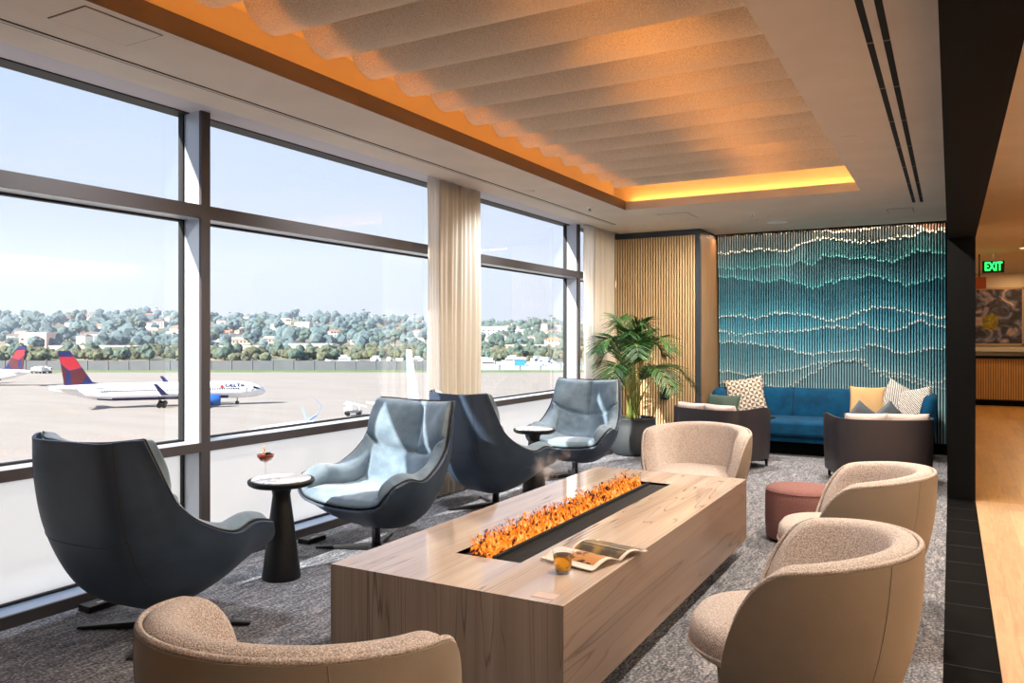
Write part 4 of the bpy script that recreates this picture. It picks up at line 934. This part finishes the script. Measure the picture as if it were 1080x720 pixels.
# ---------- airliner
def airliner(label,livery,name='airliner'):
    t=thing(name,label,'airliner'); Lf=44.5; r0=1.97; zc=3.55
    wht=M['white']; nav=pbr('navy '+livery,srgb(26,34,86) if livery=='d' else srgb(120,160,214),.4); red=pbr('red '+livery,srgb(160,32,46),.5); dred=pbr('dark red '+livery,srgb(74,20,32),.5)
    prof=[(-22.2,.15,1.1),(-21.6,.45,1.0),(-19,.95,.72),(-16,1.4,.38),(-13,1.78,.1),(-10,1.95,0),(0,1.97,0),(14,1.97,0),(17,1.9,-.05),(19,1.7,-.15),(20.6,1.3,-.35),(21.7,.8,-.5),(22.2,.3,-.6),(22.3,.02,-.62)]
    n=28; G=np.array([[(x,r*math.cos(a),zc+dz+r*math.sin(a)) for a in [2*PI*k/n for k in range(n)]] for x,r,dz in prof])
    m=MB().grid(G,closev=True,flip=True); m.f.append(tuple(range(n))); m.m.append(0)
    bl=len(m.f)
    for k,f in enumerate(m.f):
        c=np.mean([m.v[i] for i in f],axis=0)
        if livery=='d' and c[2]<zc-1.35 and -14<c[0]<9: m.m[k]=1
    fus=m.build('fuselage',[wht,nav],t,True,fix=True)
    for sg in (-1,1):
        w=MB(); 
        def slab(P,th,mb):
            P=[Vector(p) for p in P]; nn=len(P); mb.add([p+Vector((0,0,0)) for p in P]+[p+Vector(th) for p in P],[tuple(range(nn))[::-1],tuple(range(nn,2*nn))]+[(i,(i+1)%nn,(i+1)%nn+nn,i+nn) for i in range(nn)])
        slab([(8.5,sg*1.6,2.4),(-.2,sg*1.6,2.4),(-.2,sg*6,2.75),(.3,sg*17,3.7),(1.8,sg*17,3.7)],(0,0,.32),w)
        wg=w.build('wing',pbr('wing grey',srgb(200,204,210),.5),t,fix=True)
        wl=MB(); slab([(1.8,sg*17,3.75),(.3,sg*17,3.75),(-1.1,sg*17.6,6.1),(-.4,sg*17.6,6.1)],(0,.12*sg,0),wl); wl.build('winglet',nav,wg,fix=True)
        e=MB(); eg=[(4.6,.95),(4.3,1.12),(3.0,1.2),(1.2,1.05),(-.2,.7),(-.9,.35),(-.95,.02)]
        q=20; EG=np.array([[(x+7.6,sg*5.7+r*math.cos(a),1.75+r*math.sin(a)) for a in [2*PI*k/q for k in range(q)]] for x,r in [(4.2,.02),(4.2,.85)]+eg]); e.grid(EG,closev=True,flip=True)
        e.build('engine',pbr('engine blue '+livery+str(sg),srgb(44,92,168) if livery=='d' else srgb(220,224,230),.35),t,True,fix=True)
        s=MB(); slab([(-16.6,sg*.8,4.3),(-20.2,sg*.6,4.3),(-21.4,sg*6.0,4.7),(-20.2,sg*6.0,4.7)],(0,0,.22),s); s.build('tailplane',wht,t,fix=True)
        wn=MB(); 
        for k in range(58):
            x=-12.5+k*.5
            if abs(x)<.9 or 6.1<x<7: continue
            wn.box(x,x+.26,sg*1.955-.02,sg*1.955+.02,zc+.12,zc+.48)
        wn.build('window_row',M['gasket'],fus)
        g=MB(); g.box(-.6,-.4,sg*3.6,sg*3.8,.5,2.6)
        for dx in (-.75,.2): g.tube([(dx+.3,sg*3.4,.58),(dx+.3,sg*4.0,.58)],.58,16)
        g.build('main_gear',M['blackmetal'],t)
        ck=MB(); ck.add([(20.2,sg*1.42,zc+.55),(21.2,sg*1.02,zc+.10),(20.3,sg*1.44,zc+.08),(19.5,sg*1.64,zc+.25),(19.5,sg*1.55,zc+.75)],[(0,1,2,3,4)]); ck.build('cockpit_window',M['gasket'],fus)
        dr=MB()
        for x in (17.4,-15.2): dr.box(x,x+.06,sg*1.965-.05,sg*1.965+.02,zc-1,zc+.9).box(x+.9,x+.96,sg*1.965-.05,sg*1.965+.02,zc-1,zc+.9)
        dr.build('door_outline',pbr('door line %s%d'%(livery,sg),srgb(150,154,160),.5),fus)
    g=MB(); g.box(15.9,16.1,-.1,.1,.4,2.0)
    for dy in (-.32,.12): g.tube([(16,dy,.45),(16,dy+.2,.45)],.45,14)
    g.build('nose_gear',M['blackmetal'],t)
    f=MB(); P=[(-12.0,5.35),(-14.0,5.9),(-18.3,12.7),(-20.6,12.7),(-19.1,5.0)]
    th=.14; n=len(P); f.add([(x,-th,z) for x,z in P]+[(x,th,z) for x,z in P],[tuple(range(n)),tuple(range(n,2*n))[::-1]]+[(i,(i+1)%n+0,(i+1)%n+n,i+n) for i in range(n)])
    fin=f.build('tail_fin',nav if livery=='d' else wht,t,fix=True)
    for sg in (-1,1):
        y=sg*(th+.02)
        if livery=='d':
            MB().add([(x,y,z) for x,z in [(-20.32,11.4),(-17.55,11.4),(-16.0,9.0),(-18.4,8.4),(-20.0,9.9)]],[(0,1,2,3,4)]).build('red_panel',red,fin)
            MB().add([(x,y,z) for x,z in [(-20.0,9.6),(-19.0,8.6),(-19.2,5.3),(-19.4,5.3)]],[(0,1,2,3)]).build('dark_red_panel',dred,fin)
            MB().add([(x,y,z) for x,z in [(-18.2,8.2),(-16.0,8.8),(-14.9,7.4),(-16.2,5.5),(-18.0,5.3)]],[(0,1,2,3,4)]).build('dark_red_panel',dred,fin)
        else:
            MB().add([(x,y,z) for x,z in [(-20.6,12.7),(-18.4,12.7),(-17.6,10.2),(-20.1,9.0)]],[(0,1,2,3)]).build('blue_panel',nav,fin)
            for k in range(4): MB().add([(x,y,z) for x,z in [(-19.0+k*1.1,8.2),(-18.6+k*1.1,8.2),(-18.0+k*1.1,5.5),(-18.5+k*1.1,5.5)]],[(0,1,2,3)]).build('blue_stripe',nav,fin)
    if livery=='d':
        for sg in (-1,1):
            text_mesh('lettering','DELTA',1.15,nav,fus,(15.4,sg*1.74,zc+1.02),(D(59),0,0 if sg<0 else PI),.02,True,1.2)
            MB().add([(12.1,sg*2.0,zc+.55),(13.1,sg*2.0,zc+.55),(12.6,sg*1.58,zc+1.4)],[(0,1,2)]).build('red_triangle_logo',red,fus)
            text_mesh('registration','N310DN',.6,nav,fus,(-12.2,sg*1.62,zc+1.03),(D(59),0,0 if sg<0 else PI),.02,False,1)
    return t
a1=airliner('white airliner with navy and red tail fin taxiing across the middle of the apron','d')
def place(o,px,f,ang,z=GZ):
    o.location=W(sky_xy(px,f),f,z); o.rotation_euler=(0,0,YAW+D(ang))
place(a1,171,166,22); a1.scale=(.93,.93,.93)
a2=copy_tree(a1,label='airliner at the left edge of the window, only its navy and red tail showing'); place(a2,-40,236,180)
a3=airliner('white airliner with pale blue striped tail standing behind the first curtain','b'); 
hd=math.atan2(-.93,.36); o_=(-20*math.cos(hd),-20*math.sin(hd)); a3.location=W(sky_xy(430,120)-o_[0],120-o_[1],GZ); a3.rotation_euler=(0,0,YAW+hd)
wt=thing('airliner_wing','white wing tip with thin blue winglet just above the sill of the second window','airliner wing',W(sky_xy(330,104),104,-9.6),YAW)
MB().add([(0.3,0,-.3),(-2.5,-8,-1.0),(-7,-10,-1.0),(-5.5,-3,-.7),(-1.2,.6,-.3)]+[(0.3,0,0),(-2.5,-8,-.5),(-7,-10,-.5),(-5.5,-3,-.3),(-1.2,.6,0)],[(0,1,2,3,4),(9,8,7,6,5),(0,5,6,1),(1,6,7,2),(2,7,8,3),(3,8,9,4),(4,9,5,0)]).build('wing_panel',M['white'],wt,fix=True)
m=MB().tube([(-.6,0,.2),(.5,.1,.8),(1.1,.1,2.0),(-.3,.1,3.4)],[.2,.13,.10,.04],8,flat=.4); m.tube([(.5,.1,.8),(-.6,.1,-.2),(-1.6,0,-1.0)],[.12,.08,.04],8); m.build('winglet',pbr('pale blue winglet',srgb(120,150,205),.4),wt,fix=True)
# second aircraft wing shown at left, ground vehicles
vm=pbr('vehicle white',srgb(232,232,232),.5); tyre=M['gasket']
def truck(label,px,f,rz,kind=0):
    t=thing('ground_vehicle',label,'ground vehicle',W(sky_xy(px,f),f,GZ),YAW+D(rz))
    MB().box(-1.6,1.1,-.95,.95,.55,1.0).build('chassis',M['chrome'],t)
    MB().box(.2,1.5,-.9,.9,1.0,2.3).build('cab',vm,t,bevel=.08)
    if kind==0: MB().obox((-.7,0,2.1),(1,0,.25),(0,1,0),(-.25,0,1),1.9,.4,.15).box(-1.2,-1.0,-.4,.4,1,2).build('belt_loader',vm,t)
    else: MB().box(-3.2,.1,-1,1,1.0,2.8).build('cargo_box',vm,t,bevel=.05)
    MB().add([(1.51,-.7,1.6),(1.51,.7,1.6),(1.51,.7,2.1),(1.51,-.7,2.1)],[(0,1,2,3)]).build('windscreen',M['gasket'],t)
    for x in (-1.1,1.0):
        for y in (-.95,.8): MB().tube([(x,y,.4),(x,y+.18,.4)],.4,12).build('wheel',tyre,t)
truck('white airport service vehicle with a ramp on the apron, above the middle armchair',372,147,200)
truck('white service truck parked near the far grass strip behind the taxiing tail',50,318,10,1)
truck('white service truck at the far grass strip, left of the mullion',38,316,170,1)
for px in (44,58): 
    pass
# ---------- houses
def house_mesh(w,d,h,rh,wallm,roofm,name):
    m=MB(); m.box(-w/2,w/2,-d/2,d/2,-6,h)
    m.mi=1; m.add([(-w/2-.4,-d/2-.4,h),(w/2+.4,-d/2-.4,h),(w/2+.4,d/2+.4,h),(-w/2-.4,d/2+.4,h),(-w/2+1,0,h+rh),(w/2-1,0,h+rh)],[(0,1,5,4),(1,2,5),(2,3,4,5),(3,0,4),(3,2,1,0)])
    m.mi=2
    for k in range(int(w/3)): 
        for z in ([1.2,4.2] if h>5 else [1.2]): m.box(-w/2+1+k*3,-w/2+2.4+k*3,-d/2-.05,-d/2+.02,z,z+1.3)
    me=m.mesh(name)
    for q in (wallm,roofm,M['smoke']): me.materials.append(q)
    return me
hw=[pbr('house wall %d'%i,srgb(*c),.85) for i,c in enumerate([(232,224,214),(226,204,184),(214,190,168),(240,238,234)])]
hr=[pbr('house roof %d'%i,srgb(*c),.85) for i,c in enumerate([(168,112,84),(196,176,158),(120,104,98),(214,206,200)])]
hm=[house_mesh(12,9,5.5,2.2,hw[0],hr[0],'house'),house_mesh(18,10,3.6,2,hw[1],hr[1],'house'),house_mesh(10,8,7,1.6,hw[3],hr[2],'house'),house_mesh(26,12,7,.8,hw[2],hr[3],'house')]
TAKEN=[]
def free(px,f,rad):
    u=(px-540)/835; x,y=u*f,f
    if any((x-a)**2+(y-b)**2<(rad+c)**2 for a,b,c in TAKEN): return False
    TAKEN.append((x,y,rad)); return True
for px,f,w_ in ((40,640,14),(104,560,31),(250,560,18),(330,570,16),(521,800,15),(535,820,12),(553,560,15),(548,372,5)): TAKEN.append(((px-540)/835*f,f,w_))
rs=np.random.RandomState(31)
for k in range(74):
    for _ in range(200):
        f=rs.uniform(640,1180); px=rs.uniform(0,460) if k<54 else rs.uniform(500,612)
        if free(px,f,8): break
    o=bpy.data.objects.new('house',hm[rs.randint(0,3)]); COL.objects.link(o); u=(px-540)/835
    o.location=W(u*f,f,hz(u,f)+.5); o.rotation_euler=(0,0,YAW+rs.uniform(-.5,.5)); tag(o,'tiny hazy house among trees on the far hillside','house','houses scattered over the far hillside')
def bldg(label,px,f,w,d,h,wm,rz=0,z=None,name='building'):
    u=(px-540)/835; t=thing(name,label,'building',W(u*f,f,hz(u,f) if z is None else z),YAW+D(rz))
    MB().box(-w/2,w/2,-d/2,d/2,-3,h).build('walls',wm,t); MB().box(-w/2-.5,w/2+.5,-d/2-.5,d/2+.5,h,h+.9).build('roof',hr[3],t)
    m=MB()
    for k in range(int(w/5)): 
        for zz in np.arange(2,h-2,3.6): m.box(-w/2+1.6+k*5,-w/2+3.8+k*5,-d/2-.08,-d/2+.02,zz,zz+1.6)
    m.build('window_rows',M['smoke'],t); return t
bldg('pinkish square block on the hillside above the farther left tail fin',40,640,22,14,11,pbr('pink render',srgb(226,188,172),.85))
bldg('long low beige building on the hillside right of the pink block',104,560,60,16,5,hw[1])
bldg('beige long building on the hillside between the first and second windows',250,560,34,14,5,hw[1])
bldg('beige building with flat roof below the hill in the second window',330,570,30,14,6,hw[2])
bldg('white apartment row on the hill at the left of the third window',521,800,26,14,13,hw[3])
bldg('white apartment block on the hill in the third window, right of the row',535,820,20,12,11,hw[3])
bldg('yellowish low building behind the marina in the third window',553,560,26,10,6,pbr('ochre wall',srgb(222,190,130),.85))
bldg('small bright blue tarpaulin-covered boat shed in the marina',548,372,5,5,4,pbr('blue tarp',srgb(50,130,214),.6),z=GZ,name='boat_shed')
# ---------- trees
def tree_mesh(seed,h,w,mat,kind=0):
    rs=np.random.RandomState(seed); m=MB()
    bm=bmesh.new()
    if kind==2: cl=[(0,0,h*.95,w*.5,.35)]
    else: cl=[(rs.uniform(-.3,.3)*w,rs.uniform(-.3,.3)*w,h*rs.uniform(.38,.8),w*rs.uniform(.26,.42),rs.uniform(.7,1)) for _ in range(7)]
    for x,y,z,r,sq in cl:
        ret=bmesh.ops.create_icosphere(bm,subdivisions=2,radius=r)
        for v in ret['verts']:
            v.co*=1+rs.uniform(-.2,.2); v.co.z*=sq; v.co+=Vector((x,y,z))
    me=bpy.data.meshes.new('tree'); bm.to_mesh(me); nf=len(me.polygons)
    bm.free()
    tr=MB().tube([(0,0,-2),(0,0,h*.6 if kind!=2 else h*.95)],[w*.06,w*.04],6); base=[tuple(v.co) for v in me.vertices]; fc=[tuple(p.vertices) for p in me.polygons]
    a=MB(); a.add(base,fc); a.mi=1; a.add(tr.v,tr.f); me2=a.mesh('tree'); me2.materials.append(mat); me2.materials.append(M['soil']); return me2
tm=[pbr('far tree dark',srgb(64,82,76),.95,col2=srgb(84,100,88),scale=.4),pbr('far tree olive',srgb(74,84,62),.95,col2=srgb(98,98,76),scale=.4),pbr('far tree blue',srgb(76,96,100),.95,col2=srgb(94,112,112),scale=.4)]
TM=[tree_mesh(1,10,10,tm[0]),tree_mesh(2,8,11,tm[1]),tree_mesh(3,12,9,tm[2]),tree_mesh(4,14,7,tm[0]),tree_mesh(5,13,4,tm[1],2)]
rs=np.random.RandomState(77)
def spot(lo,hi,f0,f1,rad):
    for _ in range(300):
        px=rs.uniform(lo,hi); f=rs.uniform(f0,f1)
        if free(px,f,rad): break
    return px,f
def tree(px,f,k,s,label,grp):
    o=bpy.data.objects.new('tree',TM[k]); COL.objects.link(o); u=(px-540)/835
    o.location=W(u*f,f,hz(u,f)); o.scale=(s,s,s); o.rotation_euler=(0,0,rs.uniform(0,6)); tag(o,label,'tree',grp)
for k in range(95):   # dark shoreline row
    lo,hi=(-4,460) if k<78 else (505,612); tree(*spot(lo,hi,462,575,4.6),rs.choice([0,1,1,0]),rs.uniform(.45,.95),'dusty green tree in the lower row along the far shore','trees along the far shore')
for k in range(190):
    lo,hi=(-6,462) if k<150 else (505,614); tree(*spot(lo,hi,610,1330,6.2),rs.choice([0,2,2,3,2,4]),rs.uniform(.7,1.35),'hazy tree on the upper hillside beyond the water','hazy trees on the upper hillside')
# ---------- marina boats
def boat_mesh():
    m=MB(); P=[(-5,-1.4),(3,-1.5),(6,0),(3,1.5),(-5,1.4)]; n=5
    m.add([(x*.92,y*.8,0) for x,y in P]+[(x,y,1.6) for x,y in P],[tuple(range(n))[::-1],tuple(range(n,2*n))]+[(i,(i+1)%n,(i+1)%n+n,i+n) for i in range(n)])
    m.box(-3,1.8,-1,1,1.6,3.0); m.box(-1.6,1,-.8,.8,3.0,4.0); m.mi=1; m.box(-2.9,1.7,-1.03,1.03,2.1,2.6); me=m.mesh('motor_boat'); me.materials.append(vm); me.materials.append(M['smoke']); return me
bmz=boat_mesh()
for k in range(34):
    px,f=spot(*((340,455) if k<13 else (508,604)),362,435,6.5)
    o=bpy.data.objects.new('motor_boat',bmz); COL.objects.link(o); o.location=W(sky_xy(px,f),f,GZ-.3); o.rotation_euler=(0,0,rs.uniform(0,6)); s=rs.uniform(.7,1.3); o.scale=(s,s,s)
    tag(o,'white motor boat moored in the distant marina','boat','white boats in the distant marina')

# hundreds more trees too many to count: one mass of canopy on the hill
def canopy(name,n,pxr,fr,szr,mat,seed,label):
    rs=np.random.RandomState(seed); bm=bmesh.new(); bmesh.ops.create_icosphere(bm,subdivisions=1,radius=1); base=np.array([v.co[:] for v in bm.verts]); fc=[tuple(v.index for v in f.verts) for f in bm.faces]; bm.free()
    m=MB()
    for k in range(n):
        px=rs.uniform(*pxr); f=rs.uniform(*fr); u=(px-540)/835; s_=rs.uniform(*szr); z=hz(u,f)
        for q in range(3):
            c=W(u*f+rs.uniform(-.5,.5)*s_,f+rs.uniform(-.5,.5)*s_,z+s_*rs.uniform(.3,.75)); V=base*(1+rs.uniform(-.2,.2,(len(base),1)))*s_*rs.uniform(.35,.6)+np.array(c); m.add(V.tolist(),fc)
    o=m.build(name,mat); return tag(o,label,'trees',kind='stuff')
canopy('hillside_canopy',380,(-8,470),(600,1390),(6,12),tm[2],5,'mass of hazy treetops covering the hillside beyond the water at left')
canopy('hillside_canopy',160,(500,640),(600,1390),(6,12),tm[0],6,'mass of hazy treetops covering the hillside seen through the third window')
canopy('shore_scrub',420,(-8,640),(452,600),(2.5,6),tm[1],7,'low scrub and bushes along the far shore')
# air haze over the bay
m,nt,out=newmat('bay haze'); vs_=N(nt,'ShaderNodeVolumeScatter'); vs_.inputs['Color'].default_value=(.24,.28,.36,1); vs_.inputs['Density'].default_value=.0008; vs_.inputs['Anisotropy'].default_value=.2
nt.links.new(vs_.outputs[0],out.inputs['Volume'])
hb=MB().box(-1300,1000,380,1750,-20,170).build('haze',m); hb.rotation_euler=(0,0,YAW); tag(hb,'pale haze hanging over the far shore and hills','haze',kind='stuff')
# ================================================================== light, sky, camera
w=bpy.data.worlds.new('sky'); sc.world=w; w.use_nodes=True; nt=w.node_tree; L=nt.links.new
for x in list(nt.nodes): nt.nodes.remove(x)
out=N(nt,'ShaderNodeOutputWorld'); bg=N(nt,'ShaderNodeBackground'); tc=N(nt,'ShaderNodeTexCoord'); sx=N(nt,'ShaderNodeSeparateXYZ'); L(tc.outputs['Generated'],sx.inputs[0])
cr=N(nt,'ShaderNodeValToRGB'); e=cr.color_ramp.elements; e[0].position=0; e[0].color=(.66,.69,.78,1); e[1].position=.34; e[1].color=(.58,.75,.98,1)
q=e.new(.10); q.color=(.68,.75,.90,1); q=e.new(1.0); q.color=(.30,.48,.85,1)
L(sx.outputs['Z'],cr.inputs['Fac'])
nz=N(nt,'ShaderNodeTexNoise',Scale=2.6,Detail=5.0); mp=N(nt,'ShaderNodeMapping'); mp.inputs['Scale'].default_value=(1,1,5); L(tc.outputs['Generated'],mp.inputs[0]); L(mp.outputs[0],nz.inputs['Vector'])
mr=N(nt,'ShaderNodeMapRange'); mr.inputs['From Min'].default_value=.45; mr.inputs['From Max'].default_value=.75; mr.inputs['To Max'].default_value=.22; L(nz.outputs['Fac'],mr.inputs['Value'])
mx=N(nt,'ShaderNodeMix',data_type='RGBA'); L(mr.outputs[0],mx.inputs[0]); L(cr.outputs[0],mx.inputs[6]); mx.inputs[7].default_value=(.80,.83,.90,1)
L(mx.outputs[2],bg.inputs[0]); bg.inputs[1].default_value=SKY; L(bg.outputs[0],out.inputs[0])
def light(name,kind,loc,power,col,rot=None,**k):
    l=bpy.data.lights.new(name,kind); l.energy=power; l.color=col
    for a,v in k.items(): setattr(l,a,v)
    o=bpy.data.objects.new(name,l); COL.objects.link(o); o.location=loc
    if rot is not None: o.rotation_euler=rot
    return o
sd=Vector((1,2.9,-1.88)).normalized(); s=light('sun','SUN',(-20,-40,30),SUN,(1,.93,.82)); s.data.angle=D(.6); s.rotation_euler=sd.to_track_quat('-Z','Y').to_euler()
AMB=(1,.33,.02)
def strip(name,x0,x1,y0,y1,z,power,col,rot):
    lx,ly=abs(x1-x0),abs(y1-y0)
    o=light(name,'AREA',((x0+x1)/2,(y0+y1)/2,z),power,col,rot,shape='RECTANGLE',size=max(lx,.03),size_y=max(ly,.03)); return o
# LED strips lying on the coffer ledge, shining up
zl=H+T+.012
strip('led_strip_left',cx0-o2+.03,cx0-o2+.06,cy0,cy1,zl+.03,COVE*4,AMB,(0,D(-125),0))
le_=strip('end_glow_strip',-2.77,-2.75,cy0+.1,7.3,zc-.03,COVE*19,AMB,(0,0,0)); le_.data.spread=D(55)  # added above the baffle ends, shining down, to make them glow
strip('led_strip_far',cx0,cx1,cy1+o2-.06,cy1+o2-.03,zl,COVE*2.2,(1,.40,.08),(PI,0,0))
strip('led_strip_right',cx1+o2-.06,cx1+o2-.03,cy0,cy1,zl,COVE*9,(1,.5,.13),(PI,0,0))
# warm lamps above the baffles
for y in bases:
    o=light('baffle_lamp','AREA',(-1.38+.05*math.sin(y*5),y+.03,zc-.04),BAF*(1.0 if 3<y<5.7 else .3),(1,.40,.06),(0,0,0),shape='RECTANGLE',size=.35,size_y=.05); o.data.spread=D(110)
# corridor downlights, and ceiling lamps added over the lounge as fill
def down(x,y,p,col,z=H-.012,sz=.12): light('downlight_and_fill','AREA',(x,y,z),p,col,(0,0,0),shape='DISK',size=sz)
for x,y,k in ((-.55,.8,.14),(-.55,3.0,.42),(-.55,5.2,.7),(-.55,7.3,.8)): down(x,y,ROOM*k,(1,.86,.70))  # added warm fill along the right ceiling strip
for x,y in ((-3.35,2.6),(-3.35,4.6),(-3.35,6.6),(-3.35,8.4)): light('fill_spot','SPOT',(x,y,H-.02),ROOM*1.9,(.93,.97,1),(0,D(25),0),spot_size=D(110),spot_blend=1,shadow_soft_size=.06)  # added spots without fixtures, cool fill for the window side
for x,y in ((-2.2,9.2),(-1.0,9.2)): down(x,y,ROOM*.8,(1,.88,.76))
for y in (1.2,3.6,6.0): down(1.6,y,CORR*.7,(1,.86,.70))
for y in (9.5,12.5,15.5,18.5): down(1.5,y,CORR*1.1,(1,.76,.46))
strip('corridor_fill',3.9,4.0,0,9,2.45,CORR*14,(1,.92,.82),(PI,0,0))  # unseen uplight added to brighten the corridor ceiling
down(1.2,20.0,CORR*.25,(1,.62,.3))
strip('wall_washer',-2.8,-.1,YF-.28,YF-.24,H-.02,WASH,(1,.62,.4),(0,0,0))
cam=bpy.data.cameras.new('camera'); cam.sensor_width=36; cam.lens=835/1080*36; cam.shift_y=-5/1080; cam.clip_end=5000; cam.clip_start=.05
co=bpy.data.objects.new('camera',cam); COL.objects.link(co); co.location=(0,0,EYE); co.rotation_euler=(PI/2,0,YAW); sc.camera=co
vs=sc.view_settings; vs.view_transform='Standard'; vs.look='None'; vs.exposure=EXPO; vs.gamma=1; vs.use_curve_mapping=False
cy=sc.cycles; cy.use_denoising=True; cy.max_bounces=9; cy.diffuse_bounces=5; cy.glossy_bounces=4; cy.transparent_max_bounces=16; cy.transmission_bounces=6
cy.caustics_reflective=False; cy.caustics_refractive=False; cy.volume_bounces=1; cy.sample_clamp_indirect=6; cy.sample_clamp_direct=0
